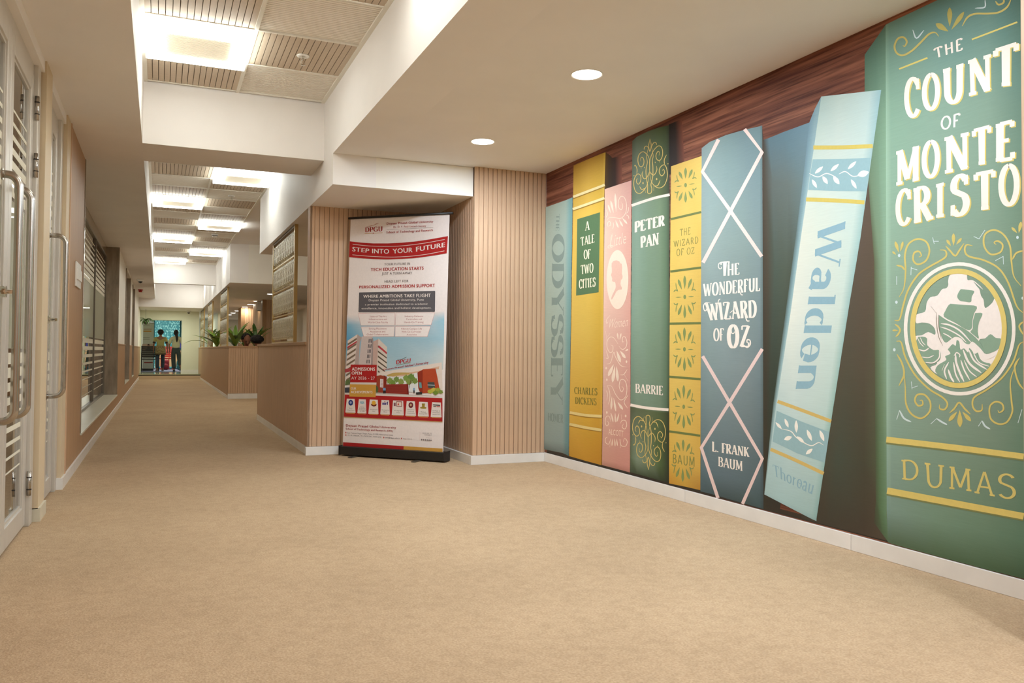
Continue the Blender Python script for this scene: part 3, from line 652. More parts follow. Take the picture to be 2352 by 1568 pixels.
# --- tall yellow book
b = book('tall golden yellow printed spine with a green title label', [[(1317.7, 380, (176, 140, 58)), (1352, 365, (190, 154, 66)), (1385, 351.5, (184, 150, 60)), (1391, 349.7, (204, 172, 74))],
     [(1316, 500, (214, 182, 84)), (1350, 492, (218, 184, 84)), (1380, 485, (212, 178, 72)), (1387, 483, (216, 184, 84))], [(1312, 760, (220, 188, 92)), (1350, 760, (214, 184, 86)), (1378, 760, (206, 172, 70)), (1386, 760, (214, 180, 80))],
     [(1308, 960, (216, 176, 76)), (1345, 964, (210, 170, 66)), (1375, 968, (204, 160, 60)), (1383, 970, (206, 166, 68))], [(1307.4, 1047, (196, 152, 56)), (1345, 1058, (200, 152, 54)), (1375, 1066, (192, 142, 48)), (1382, 1068, (188, 140, 50))]])
for a_, c_ in (((1316.7, 452.2), (1389.5, 424.5)), ((1316, 480.3), (1388.7, 454.8))):
    pr_.stroke('band', (150, 118, 50), [(a_[0], a_[1] + 2.4), (c_[0], c_[1] + 2.4)], 5.5, 3, 0, False); pr_.stroke('band', (226, 214, 158), [a_, c_], 5.6, 4, 0, False)
for P in ([(1308.8, 947), (1345, 953.3), (1382.3, 955.8)], [(1308.2, 973.7), (1345, 981.5), (1381.8, 987.5)]):
    pr_.stroke('band', (160, 122, 50), [(p[0], p[1] + 2.4) for p in P], 5.5, 3, 4, False); pr_.stroke('band', (226, 208, 138), P, 6.2, 4, 4, False)
pr_.poly('title_label', (88, 118, 82), [(1326.2, 503.3), (1378.5, 487.4), (1375.4, 671.1), (1323.6, 678.8)], 4)
pr_.frame(1080, 340, 3.92); cr_ = (240, 232, 200)
for t_, q in (('A', ((1035, 665), (1077, 655), (1077, 735), (1035, 742))), ('TALE', ((995, 805), (1120, 772), (1120, 850), (1000, 880))), ('OF', ((1022, 920), (1087, 908), (1085, 993), (1024, 1000))),
              ('TWO', ((997, 1055), (1112, 1035), (1110, 1118), (1000, 1135))), ('CITIES', ((980, 1185), (1132, 1162), (1130, 1245), (980, 1265)))):
    pr_.text('title_lettering', cr_, t_, *q, lay=5, asp=.55, thick=.115, thin=.05, serif=.07)
pr_.frame(1240, 700, 3.5625)
pr_.text('author_lettering', (128, 122, 56), 'CHARLES', (282, 672), (473, 682), (472, 740), (282, 725), lay=5, asp=.6, thick=.125, thin=.05, serif=.07); pr_.text('author_lettering', (128, 122, 56), 'DICKENS', (292, 755), (465, 765), (465, 822), (292, 808), lay=5, asp=.6, thick=.125, thin=.05, serif=.07)
pr_.flush(b)
# --- pink book
b = book('pink printed spine with an oval portrait silhouette', [[(1389.2, 434.4, (226, 190, 168)), (1420, 424, (220, 182, 164)), (1450.7, 414, (212, 166, 154))], [(1387, 640, (232, 198, 176)), (1418, 640, (226, 188, 168)), (1449, 640, (218, 170, 152))],
     [(1385, 900, (222, 184, 162)), (1416, 900, (212, 168, 150)), (1448, 900, (206, 156, 142))], [(1383.2, 1055, (206, 160, 140)), (1415, 1062, (204, 152, 136)), (1447, 1070, (206, 150, 136))], [(1383, 1067.7, (182, 136, 116)), (1415, 1076, (176, 126, 110)), (1446.9, 1084.6, (184, 130, 116))]])
w_ = (238, 220, 196); pr_.frame(1380, 400, 4.125)
for a_, c_, q in (((147, 355), (138, 182), 22), ((122, 368), (95, 250), 20), ((95, 370), (70, 290), 16), ((140, 435), (168, 508), 16), ((175, 430), (210, 495), 16), ((205, 415), (252, 470), 18)): pr_.petal('ornament', w_, a_, c_, q, 4)
for P in ([(70, 500), (65, 465), (85, 445), (94, 480), (75, 492)], [(60, 440), (80, 412), (130, 410), (190, 418), (235, 370), (245, 290), (225, 222), (190, 212), (168, 260), (175, 322), (200, 332), (210, 290), (196, 270)], [(265, 310), (260, 350), (243, 372)],
          [(240, 385), (262, 395), (268, 425)], [(55, 335), (65, 380), (50, 410)], [(120, 455), (122, 490), (112, 520)]): pr_.stroke('ornament', w_, P, 5.5, 4)
def script(txt, TL, TR, BR, BL): pr_.text('title_lettering', w_, txt, TL, TR, BR, BL, 'sans', 4, slant=1.0, bold=-.012)
script('Little', (95, 575), (232, 548), (238, 655), (85, 690)); pr_.stroke('title_lettering', w_, [(112, 560), (98, 600), (95, 660), (72, 680), (75, 700), (110, 690), (150, 668)], 4.5, 4)
pr_.poly('oval_portrait', w_, [(160 + 103 * math.cos(a * PI / 24), 998 + 280 * math.sin(a * PI / 24)) for a in range(48)], 4)
pr_.poly('oval_portrait', (224, 186, 166), [(105, 845), (120, 822), (150, 815), (178, 826), (185, 842), (200, 850), (203, 885), (200, 940), (208, 965), (205, 990), (193, 1000), (190, 1020), (188, 1040), (192, 1055), (202, 1075), (200, 1092), (180, 1093), (165, 1098), (150, 1110), (135, 1140), (118, 1170), (104, 1190), (101, 1175), (108, 1150), (125, 1115), (140, 1085), (145, 1060), (140, 1030), (133, 1020), (115, 1018), (107, 1005), (110, 990), (103, 965), (98, 955), (107, 930), (107, 900), (104, 870)], 5)
script('Women', (72, 1372), (248, 1350), (250, 1440), (66, 1462)); pr_.stroke('title_lettering', w_, [(90, 1335), (60, 1370), (52, 1400), (60, 1412), (72, 1395)], 4.5, 4)
pr_.frame(1380, 740, 4.35)
for P in ([(50, 85), (62, 190)], [(65, 150), (95, 108)], [(175, 218), (130, 155), (90, 150), (65, 190), (65, 250), (90, 300), (118, 290), (122, 240), (100, 225)], [(180, 235), (215, 270), (250, 250), (262, 200), (245, 148), (220, 150), (218, 195), (235, 190)],
          [(55, 280), (75, 355), (52, 358)], [(60, 418), (100, 400), (130, 300), (150, 350), (200, 430), (258, 447)], [(195, 525), (230, 520), (265, 470)], [(235, 520), (272, 585)], [(65, 628), (110, 640), (150, 720), (200, 775), (250, 740), (262, 650), (240, 580), (200, 575), (185, 640), (210, 695), (228, 660), (210, 640)],
          [(65, 628), (90, 700), (90, 770), (75, 820)], [(58, 680), (68, 720), (62, 780)], [(275, 725), (235, 795), (268, 858)], [(100, 990), (85, 940), (55, 945), (45, 1000), (62, 1035), (80, 1010), (68, 985)], [(195, 1010), (215, 980), (250, 985), (260, 1030), (240, 1065), (215, 1045), (228, 1012)], [(210, 920), (208, 970)], [(95, 905), (98, 990)],
          [(100, 1165), (80, 1215), (50, 1200), (48, 1160), (70, 1145)], [(195, 1165), (205, 1230), (250, 1235), (265, 1190), (240, 1160), (225, 1195)], [(98, 1160), (92, 1245)], [(190, 1165), (200, 1255)]): pr_.stroke('ornament', w_, P, 6, 4)
for a_, c_, q in (((175, 175), (167, 105), 14), ((190, 175), (205, 108), 14), ((245, 287), (275, 268), 16), ((160, 285), (198, 400), 30), ((195, 285), (248, 358), 28), ((130, 420), (75, 538), 34), ((142, 440), (118, 600), 34), ((158, 440), (172, 590), 28), ((112, 740), (105, 872), 20), ((130, 755), (152, 890), 20), ((170, 797), (222, 872), 24),
                ((105, 905), (125, 997), 15), ((145, 903), (147, 1000), 15), ((185, 905), (160, 997), 15), ((120, 1160), (112, 1235), 12), ((140, 1158), (145, 1240), 12), ((158, 1160), (168, 1235), 12)): pr_.petal('ornament', w_, a_, c_, q, 4)
for c_ in ((258, 393), (55, 458), (62, 573), (62, 900), (250, 935)): pr_.dot('ornament', w_, c_, 8, 4, 13)
pr_.text('author_lettering', w_, 'ALCOTT', (78, 1065), (228, 1083), (225, 1142), (78, 1118), 'sans', 4)
pr_.flush(b)
# --- green book with gold filigree
G1, G2, G3 = (128, 156, 134), (112, 140, 110), (66, 84, 58)
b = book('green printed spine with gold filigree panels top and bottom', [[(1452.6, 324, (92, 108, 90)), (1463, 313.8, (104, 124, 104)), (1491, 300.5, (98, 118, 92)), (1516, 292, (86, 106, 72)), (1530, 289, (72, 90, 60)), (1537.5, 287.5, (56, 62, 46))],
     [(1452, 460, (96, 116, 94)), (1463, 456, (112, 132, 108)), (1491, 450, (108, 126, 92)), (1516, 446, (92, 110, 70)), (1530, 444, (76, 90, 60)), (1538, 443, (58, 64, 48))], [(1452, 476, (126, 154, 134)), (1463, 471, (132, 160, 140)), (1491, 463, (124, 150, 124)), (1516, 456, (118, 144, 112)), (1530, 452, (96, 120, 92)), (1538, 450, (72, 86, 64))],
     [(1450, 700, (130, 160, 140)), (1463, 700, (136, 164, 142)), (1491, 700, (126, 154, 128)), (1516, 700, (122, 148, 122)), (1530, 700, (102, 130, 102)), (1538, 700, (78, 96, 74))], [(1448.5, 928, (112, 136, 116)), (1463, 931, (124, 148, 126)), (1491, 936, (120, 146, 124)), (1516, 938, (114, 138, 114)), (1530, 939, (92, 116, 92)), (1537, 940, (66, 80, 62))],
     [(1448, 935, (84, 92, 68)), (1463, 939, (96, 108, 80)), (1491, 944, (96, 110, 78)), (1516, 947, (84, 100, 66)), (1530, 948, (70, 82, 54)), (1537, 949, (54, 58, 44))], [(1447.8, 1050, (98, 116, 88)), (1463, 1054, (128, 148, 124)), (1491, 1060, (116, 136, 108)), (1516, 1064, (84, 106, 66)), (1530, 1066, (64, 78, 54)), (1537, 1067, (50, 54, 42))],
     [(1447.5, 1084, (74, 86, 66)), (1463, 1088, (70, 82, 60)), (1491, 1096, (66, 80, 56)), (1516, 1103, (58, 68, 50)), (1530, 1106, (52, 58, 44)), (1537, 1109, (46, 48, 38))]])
wh = (238, 230, 214)
pr_.stroke('band', wh, [(1451, 472), (1480, 462), (1510, 453), (1538.5, 447)], 6, 4, 4, False); pr_.stroke('band', wh, [(1448.2, 929.5), (1476, 935), (1505, 938.5), (1535.8, 940.8)], 6.4, 4, 4, False)
pr_.frame(1430, 260, 3.563)
pr_.text('title_lettering', wh, 'PETER', (100, 888), (347, 832), (347, 918), (100, 976), lay=4, asp=.56, thick=.165, thin=.085, serif=.08); pr_.text('title_lettering', wh, 'PAN', (148, 1010), (298, 977), (298, 1073), (150, 1101), lay=4, asp=.56, thick=.165, thin=.085, serif=.08)
pr_.frame(1240, 700, 3.5625); pr_.text('author_lettering', wh, 'BARRIE', (783, 645), (1008, 664), (1008, 738), (783, 717), lay=4, asp=.62, thick=.13, thin=.06)
FIL = [[(418, 300), (395, 430), (415, 530), (440, 430), (418, 300)], [(310, 500), (320, 455), (355, 435), (385, 460)], [(395, 430), (372, 540), (355, 620), (370, 720), (355, 800), (345, 900), (360, 1050), (375, 1130), (375, 1200), (375, 1270), (405, 1288), (440, 1270), (450, 1200), (435, 1130), (455, 1050), (470, 960), (470, 800), (460, 700), (475, 620), (465, 540), (440, 430)], [(445, 450), (480, 380), (520, 370), (540, 415)],
       [(410, 730), (400, 650), (360, 580), (290, 535), (220, 590), (200, 690), (220, 780), (260, 805), (300, 770), (308, 690), (280, 635), (250, 660), (255, 712)], [(258, 805), (260, 850)], [(410, 900), (415, 720), (430, 640), (480, 520), (560, 435), (620, 450), (645, 530), (635, 630), (590, 695), (540, 670), (525, 600), (560, 530), (590, 550), (580, 605)], [(588, 690), (588, 730)], [(410, 900), (412, 780), (408, 700)],
       [(410, 900), (380, 1080), (330, 1200), (240, 1285), (160, 1250), (125, 1120), (145, 1000), (200, 935), (250, 970), (250, 1060), (210, 1120), (175, 1080), (180, 1030), (202, 1025)], [(180, 940), (185, 850), (155, 780), (135, 797)], [(410, 910), (440, 1060), (500, 1150), (590, 1188), (680, 1130), (730, 980), (715, 830), (670, 770), (600, 820), (585, 910), (630, 970), (680, 910), (660, 850), (640, 880)],
       [(680, 765), (675, 680), (715, 590)], [(290, 880), (275, 950), (310, 1020), (360, 1000), (410, 890)], [(535, 790), (540, 870), (490, 955), (440, 930), (410, 880)], [(230, 1160), (270, 1215), (330, 1190)], [(600, 1045), (560, 1140), (500, 1150)], [(325, 1210), (340, 1275)], [(487, 1150), (485, 1240)]]
gd = (212, 190, 112)
for top in (True, False):
    pr_.frame(*((1440, 280, 7.836) if top else (1440, 920, 8.25)))
    mp = (lambda p: p) if top else (lambda p: (p[0] - 8 + (p[0] - 410) * .03, 1310 - (p[1] + .25 * (p[0] - 410) - 300) * 1.048 + .14 * (p[0] - 410)))
    for P in FIL: pr_.stroke('filigree', gd, [mp(p) for p in P], 13, 4, 6)
    for c_ in ((292, 1100), (538, 1027)): pr_.dot('filigree', gd, mp(c_), 12, 4, 20)
    for c_ in ((512, 727), (130, 968), (742, 752), (320, 820)): pr_.dot('filigree', gd, mp(c_), 7, 4, 11)
pr_.flush(b)
# --- yellow book with flower panels
b = book('light yellow printed spine divided into green flower panels', [[(1541.4, 382, (214, 184, 96)), (1576, 370, (220, 190, 98)), (1611.9, 358.2, (222, 194, 104))], [(1540, 560, (224, 196, 100)), (1576, 560, (222, 194, 102)), (1611, 560, (214, 184, 92))], [(1538, 800, (222, 194, 102)), (1574, 800, (218, 190, 98)), (1610, 800, (212, 180, 92))],
     [(1537, 1060, (214, 178, 80)), (1573, 1062, (212, 182, 92)), (1609, 1070, (208, 172, 82))], [(1536.6, 1109.7, (196, 146, 56)), (1573, 1117, (198, 160, 68)), (1608.9, 1125.3, (178, 134, 58))]])
ol = (132, 148, 88)
for a_, c_ in (((1540.9, 503.3), (1611, 486.8)), ((1540, 623.4), (1610.5, 614.2)), ((1538.2, 743), (1610.2, 742)), ((1537.6, 864.8), (1609.6, 870.4)), ((1537.6, 990.2), (1608.6, 1000.2))): pr_.stroke('band', (108, 122, 70), [a_, c_], 5, 4, 0, False)
def flower(cx, cy, sh, up=True, dn=True, k=1.0, mid=True):
    pr_.frame(); fl_ = pr_.u('flower')
    def Q(x, y): return (cx + x, cy + y * k + sh * x)
    for sgn in ([-1] if up else []) + ([1] if dn else []):
        pr_.petal(fl_, ol, Q(0, sgn * 19), Q(0, sgn * 50), 6.2, 4); pr_.petal(fl_, ol, Q(-7, sgn * 18), Q(-15, sgn * 42), 6.2, 4); pr_.petal(fl_, ol, Q(7, sgn * 18), Q(15.5, sgn * 42), 6.2, 4)
        for s_ in (-1, 1):
            pr_.stroke(fl_, ol, [Q(s_ * 20.5, sgn * 34), Q(s_ * 19, sgn * 22), Q(s_ * 15.5, sgn * 14)], 1.8, 4); pr_.stroke(fl_, ol, [Q(s_ * 15.5, sgn * 14), Q(s_ * 21, sgn * 17), Q(s_ * 25.5, sgn * 13)], 2.2, 4)
    if mid:
        pr_.dot(fl_, ol, Q(0, 0), 3.1, 4, 5)
        for s_ in (-1, 1): pr_.leaf(fl_, ol, Q(s_ * 8, 0), Q(s_ * 21, 0), 2.2, 4)
flower(1575, 425, -.18, k=.80); flower(1573.1, 681.6, -.05, k=.98); flower(1572.4, 801.8, .02); flower(1570.8, 933.8, .08)
flower(1569.5, 1052, .12, True, False, .86, False); flower(1568.5, 1056, .16, False, True, 1.0, False)
pr_.frame(1430, 260, 3.563); dk = (142, 140, 76)
pr_.text('title_lettering', dk, 'THE', (470, 948), (557, 932), (555, 990), (472, 1005), 'line', 4, thick=.085, asp=.7); pr_.text('title_lettering', dk, 'WIZARD', (418, 1045), (620, 1008), (620, 1062), (420, 1095), 'line', 4, thick=.085, asp=.7)
pr_.text('title_lettering', dk, 'OF OZ', (442, 1112), (590, 1095), (588, 1148), (442, 1168), 'line', 4, thick=.085, asp=.7)
pr_.frame(1520, 680, 3.014); pr_.text('author_lettering', (138, 142, 78), 'BAUM', (78, 1092), (228, 1112), (228, 1180), (78, 1153), 'line', 4, thick=.10, asp=.7)
pr_.flush(b)
# --- grey teal book with pink lattice
b = book('grey-teal printed spine crossed by pink diamond lattice', [[(1611.9, 340, (134, 156, 154)), (1630, 326, (134, 158, 154)), (1668, 310, (122, 148, 146)), (1710, 298, (114, 140, 142)), (1745, 290, (112, 140, 142)), (1751, 288, (98, 122, 120))],
     [(1611, 560, (144, 164, 158)), (1630, 560, (146, 168, 162)), (1668, 560, (138, 160, 154)), (1710, 560, (134, 156, 150)), (1745, 560, (128, 150, 148)), (1752, 560, (104, 124, 122))], [(1610, 840, (126, 148, 148)), (1630, 840, (132, 154, 152)), (1668, 840, (132, 152, 152)), (1710, 840, (128, 146, 146)), (1745, 840, (116, 136, 138)), (1753, 840, (94, 112, 112))],
     [(1609.4, 1080, (92, 116, 122)), (1630, 1084, (98, 120, 126)), (1668, 1094, (98, 118, 124)), (1710, 1104, (94, 114, 118)), (1745, 1112, (86, 106, 110)), (1753.8, 1114, (72, 88, 92))], [(1609, 1128, (78, 98, 102)), (1630, 1133, (76, 94, 96)), (1668, 1144, (72, 88, 88)), (1710, 1156, (70, 86, 84)), (1745, 1166, (70, 90, 90)), (1753.9, 1169, (60, 74, 74))]])
pk = (236, 212, 200); pr_.frame(1430, 260, 3.563)
for P in ([(787, 215), (655, 478), (885, 800), (1140, 1172)], [(1000, 130), (1143, 318), (885, 800), (660, 1222)]): pr_.stroke('lattice', pk, P, 29, 4, 0, False)
pr_.frame(1520, 680, 3.014)
for P in ([(284, 415), (470, 735), (697, 1125), (560, 1437)], [(697, 365), (470, 735), (275, 1048), (390, 1397)]): pr_.stroke('lattice', (228, 206, 198), P, 23, 4, 0, False)
ww = (238, 234, 220); pr_.frame(1600, 560, 5.6)
def W(t_, *q, **kw):
    k = dict(lay=5, thick=.13, thin=.065, serif=.06, asp=.55); k.update(kw); pr_.text('title_lettering', ww, t_, *q, **k)
W('T', (305, 238), (430, 225), (400, 405), (325, 415), thick=.16, serif=.06); W('HE', (402, 262), (553, 243), (555, 392), (402, 410))
W('WONDERFUL', (85, 515), (820, 430), (820, 603), (85, 675), asp=.52); W('WIZARD', (110, 765), (778, 722), (778, 945), (150, 985), asp=.52, thin=.065, thick=.14)
W('OF', (217, 1090), (353, 1085), (353, 1243), (217, 1248)); W('O', (392, 1045), (553, 1045), (553, 1332), (392, 1335), asp=.62, thick=.19); W('Z', (565, 1050), (690, 1048), (690, 1322), (555, 1325), asp=.55)
for P, q in (([(430, 222), (350, 232), (298, 245), (283, 285), (298, 320), (322, 312), (316, 290)], 11), ([(185, 760), (120, 757), (92, 800), (105, 858), (130, 850), (125, 830)], 12), ([(265, 900), (275, 780), (290, 720), (310, 708)], 11), ([(485, 1042), (452, 1090), (455, 1145), (480, 1150), (490, 1125)], 12),
             ([(560, 1320), (600, 1300), (655, 1332), (695, 1290), (688, 1240), (655, 1232), (652, 1265), (670, 1270)], 15), ([(430, 890), (470, 860), (510, 900)], 9), ([(620, 900), (650, 985), (685, 990)], 15), ([(550, 590), (575, 650), (602, 655)], 12)): pr_.stroke('title_lettering', ww, P, q, 5)
pr_.frame(1520, 680, 3.014); pr_.text('author_lettering', ww, 'L. FRANK', (350, 1005), (608, 1048), (608, 1112), (350, 1073), lay=5, asp=.58, thick=.15); pr_.text('author_lettering', ww, 'BAUM', (393, 1110), (560, 1142), (560, 1210), (393, 1175), lay=5, asp=.62, thick=.13, thin=.06)
pr_.flush(b)
# --- plain dark book standing behind the leaning one
b = book('plain dark blue-green printed book behind the leaning spine', [[(1751, 300, (74, 56, 44)), (1754, 321, (70, 68, 58)), (1766, 317, (92, 120, 128)), (1800, 303, (96, 128, 138)), (1860, 281, (112, 146, 158)), (1930, 262, (120, 150, 160))],
     [(1752, 420, (70, 64, 52)), (1758, 420, (74, 70, 58)), (1775, 420, (92, 104, 98)), (1810, 420, (98, 112, 106)), (1845, 420, (104, 126, 124)), (1880, 420, (100, 120, 120))], [(1752, 620, (72, 66, 54)), (1762, 620, (76, 70, 56)), (1780, 620, (74, 88, 76)), (1805, 620, (78, 90, 76)), (1820, 620, (74, 84, 70)), (1860, 620, (70, 80, 66))],
     [(1753, 900, (64, 62, 50)), (1760, 900, (64, 62, 50)), (1768, 900, (58, 66, 54)), (1780, 900, (56, 66, 54)), (1790, 900, (56, 64, 52)), (1830, 900, (60, 64, 52))], [(1754, 1168, (62, 58, 46)), (1758, 1169, (62, 58, 46)), (1762, 1170, (60, 56, 46)), (1768, 1171, (60, 56, 46)), (1775, 1173, (60, 56, 46)), (1790, 1178, (60, 56, 46))]], 2)
pr_.frame(); pr_.patch('printed_shadow', [[(1940, 250, (88, 66, 54)), (1990, 240, (84, 72, 60)), (2016, 206, (92, 82, 68)), (2026, 206, (100, 104, 80))], [(1930, 520, (94, 82, 68)), (1980, 520, (92, 80, 66)), (2005, 520, (92, 80, 64)), (2022, 520, (96, 96, 72))],
     [(1900, 850, (86, 78, 62)), (1945, 850, (82, 80, 64)), (1985, 850, (84, 78, 62)), (2018, 850, (88, 88, 66))], [(1880, 1060, (78, 74, 58)), (1925, 1060, (72, 80, 66)), (1985, 1060, (74, 74, 58)), (2018, 1060, (84, 92, 68))], [(1840, 1190, (68, 62, 52)), (1900, 1206, (70, 66, 54)), (1985, 1228, (74, 66, 54)), (2036, 1241, (86, 76, 62))]], 2)
pr_.flush(b)
# --- leaning pale blue book
b = book('pale blue printed spine leaning to the right, leaf vine bands', [[(1886.9, 221.6, (176, 206, 198)), (1930, 217, (188, 212, 202)), (2000, 209, (182, 210, 204)), (2024.5, 206.6, (150, 190, 192))], [(1869, 342.6, (196, 216, 202)), (1920, 342, (198, 216, 204)), (1985, 342, (190, 212, 202)), (2005, 342.6, (158, 192, 190))],
     [(1839.5, 545, (216, 224, 206)), (1890, 545, (208, 222, 206)), (1955, 545, (196, 218, 206)), (1977, 545, (156, 194, 188))], [(1815.5, 710, (222, 230, 214)), (1865, 710, (210, 224, 212)), (1930, 710, (200, 220, 208)), (1949.5, 710, (154, 192, 186))], [(1782.9, 932, (186, 212, 208)), (1825, 944, (192, 216, 210)), (1895, 962, (184, 212, 204)), (1910, 964, (150, 190, 180))],
     [(1756.5, 1128, (166, 198, 196)), (1800, 1148, (168, 202, 200)), (1865, 1178, (162, 196, 192)), (1876, 1190, (140, 180, 176))], [(1756, 1135, (160, 190, 190)), (1800, 1158, (160, 194, 194)), (1862, 1190, (150, 184, 182)), (1875.7, 1196.4, (140, 176, 172))]], 4)
pr_.patch('book_side', [[(1859.4, 281.2, (116, 150, 162)), (1872, 250, (130, 164, 172)), (1886.9, 221.6, (140, 174, 178))], [(1846, 400, (110, 140, 146)), (1856, 400, (134, 168, 174)), (1864, 380, (150, 182, 184))], [(1828, 545, (96, 116, 112)), (1834, 545, (126, 158, 160)), (1840, 545, (160, 190, 190))],
     [(1804.5, 720, (88, 104, 98)), (1810, 720, (122, 156, 158)), (1816, 720, (158, 190, 190))], [(1776, 930, (84, 100, 92)), (1780, 930, (130, 160, 158)), (1783.5, 930, (160, 190, 190))], [(1756, 1134, (120, 146, 144)), (1756.5, 1134, (150, 180, 178)), (1757, 1134, (160, 190, 190))]], 4)
au = (206, 190, 96); te = (148, 184, 186); lf_ = (240, 240, 226)
pr_.frame(1740, 200, 3.016)
for P in ([(388, 418), (600, 417), (800, 408)], [(338, 778), (540, 785), (742, 798)]): pr_.stroke('band', au, P, 28, 5, 3, False)
pr_.poly('vine_band', te, [(384, 500), (600, 497), (785, 490), (770, 610), (755, 722), (560, 720), (352, 712), (366, 610)], 5)
for a_, c_, q in (((400, 598), (455, 550), 24), ((508, 582), (565, 533), 24), ((628, 568), (685, 515), 24), ((695, 612), (772, 588), 44), ((380, 640), (412, 697), 24), ((453, 618), (487, 670), 28), ((527, 618), (568, 672), 32), ((650, 640), (687, 702), 24)): pr_.leaf('vine_leaf', lf_, a_, c_, q, 6)
for P in ([(360, 598), (420, 622), (480, 598), (545, 622)], [(565, 602), (610, 585), (660, 617), (712, 612)]): pr_.stroke('vine_stem', lf_, P, 6, 6)
pr_.frame(1740, 700, 2.8)
for P in ([(130, 620), (300, 682), (475, 748)], [(85, 928), (250, 1000), (427, 1084)]): pr_.stroke('band', (206, 182, 108), P, 22, 5, 3, False)
pr_.poly('vine_band', te, [(124, 680), (290, 752), (464, 818), (434, 1014), (260, 955), (98, 878)], 5)
for a_, c_, q in (((118, 755), (157, 797), 18), ((177, 732), (200, 787), 20), ((250, 743), (252, 820), 22), ((173, 865), (222, 848), 28), ((256, 845), (302, 887), 22), ((320, 803), (350, 872), 24), ((402, 806), (430, 876), 24), ((313, 960), (355, 925), 24)): pr_.leaf('vine_leaf', lf_, a_, c_, q, 6)
pr_.stroke('vine_stem', lf_, [(155, 797), (215, 812), (250, 850), (300, 885), (350, 905), (395, 885), (427, 902)], 6, 6)
wt = (140, 178, 188); pr_.frame(); pr_.text('title_lettering', wt, 'Walden', (1943, 508), (1892, 893), (1828, 893), (1883, 508), lay=5, asp=.92, thick=.17, thin=.045, serif=.09)
pr_.frame(1740, 700, 2.8); pr_.text('author_lettering', wt, 'Thoreau', (98, 1025), (372, 1128), (352, 1218), (108, 1098), lay=5, asp=.85, thick=.13, thin=.055, serif=.07)
pr_.flush(b)
# --- great green book
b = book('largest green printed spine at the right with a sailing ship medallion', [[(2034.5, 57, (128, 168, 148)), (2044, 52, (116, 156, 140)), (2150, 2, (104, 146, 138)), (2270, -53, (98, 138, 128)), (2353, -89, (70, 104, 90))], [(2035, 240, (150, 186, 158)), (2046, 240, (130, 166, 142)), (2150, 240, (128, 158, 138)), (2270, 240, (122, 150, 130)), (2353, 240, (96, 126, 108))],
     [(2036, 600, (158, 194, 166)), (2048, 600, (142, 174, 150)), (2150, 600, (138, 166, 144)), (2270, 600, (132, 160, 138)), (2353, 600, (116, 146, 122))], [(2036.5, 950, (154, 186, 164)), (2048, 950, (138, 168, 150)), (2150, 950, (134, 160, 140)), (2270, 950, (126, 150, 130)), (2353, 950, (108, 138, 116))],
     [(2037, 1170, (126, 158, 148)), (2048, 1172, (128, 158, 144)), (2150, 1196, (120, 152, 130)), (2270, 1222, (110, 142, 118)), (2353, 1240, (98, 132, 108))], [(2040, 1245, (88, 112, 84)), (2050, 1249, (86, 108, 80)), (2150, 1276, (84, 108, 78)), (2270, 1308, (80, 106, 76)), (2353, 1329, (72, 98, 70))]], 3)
pr_.frame(); pr_.patch('book_side', [[(1986.3, 125.7, (88, 122, 102)), (2010, 92, (90, 126, 108)), (2034.5, 57, (96, 132, 112))], [(1986, 300, (96, 120, 92)), (2016, 300, (112, 146, 118)), (2035, 300, (124, 160, 130))], [(2008, 600, (90, 100, 72)), (2022, 600, (122, 150, 120)), (2036, 600, (136, 170, 142))],
     [(2010, 900, (84, 96, 70)), (2024, 900, (108, 134, 102)), (2036.5, 900, (126, 158, 130))], [(2012, 1150, (78, 92, 66)), (2024, 1170, (92, 124, 88)), (2037, 1180, (108, 142, 110))], [(2008, 1200, (74, 76, 58)), (2026, 1225, (82, 104, 74)), (2040, 1244, (90, 116, 86))]], 2)
gp, gl = (210, 198, 110), (236, 228, 212); bw = (206, 226, 224)
pr_.frame(1680, 0, 3.5)
for a_, c_, q in (((1757, 212), (1757, 60), 40), ((1745, 252), (1645, 190), 46), ((1772, 237), (1873, 95), 36)): pr_.petal('ornament', (184, 176, 100), a_, c_, q, 5)
for P in ([(1668, 292), (1640, 262), (1590, 275), (1520, 345), (1450, 410), (1380, 445), (1330, 425), (1314, 370), (1340, 312), (1385, 300), (1412, 335), (1395, 372), (1380, 365)], [(1857, 210), (1900, 140), (1960, 112), (2060, 110), (2150, 100), (2220, 55), (2255, -20)], [(2125, 10), (2150, 38), (2190, 20), (2190, -20)]): pr_.stroke('ornament', (196, 184, 106), P, 15, 5, 7)
for P in ([(1460, 240), (1490, 308), (1550, 243)], [(1960, 66), (2038, 58), (2040, -2)]): pr_.stroke('ornament', bw, P, 11, 5, 4)
for a_, c_ in (((1350, 555), (1578, 465)), ((1935, 318), (2300, 178))): pr_.stroke('ornament', gp, [a_, c_], 13, 5, 0, False)
pr_.text('title_lettering', gl, 'THE', (1625, 395), (1862, 302), (1862, 400), (1640, 470), 'line', 5, thick=.11, asp=.62)
pr_.frame(1980, 0, 2.801)
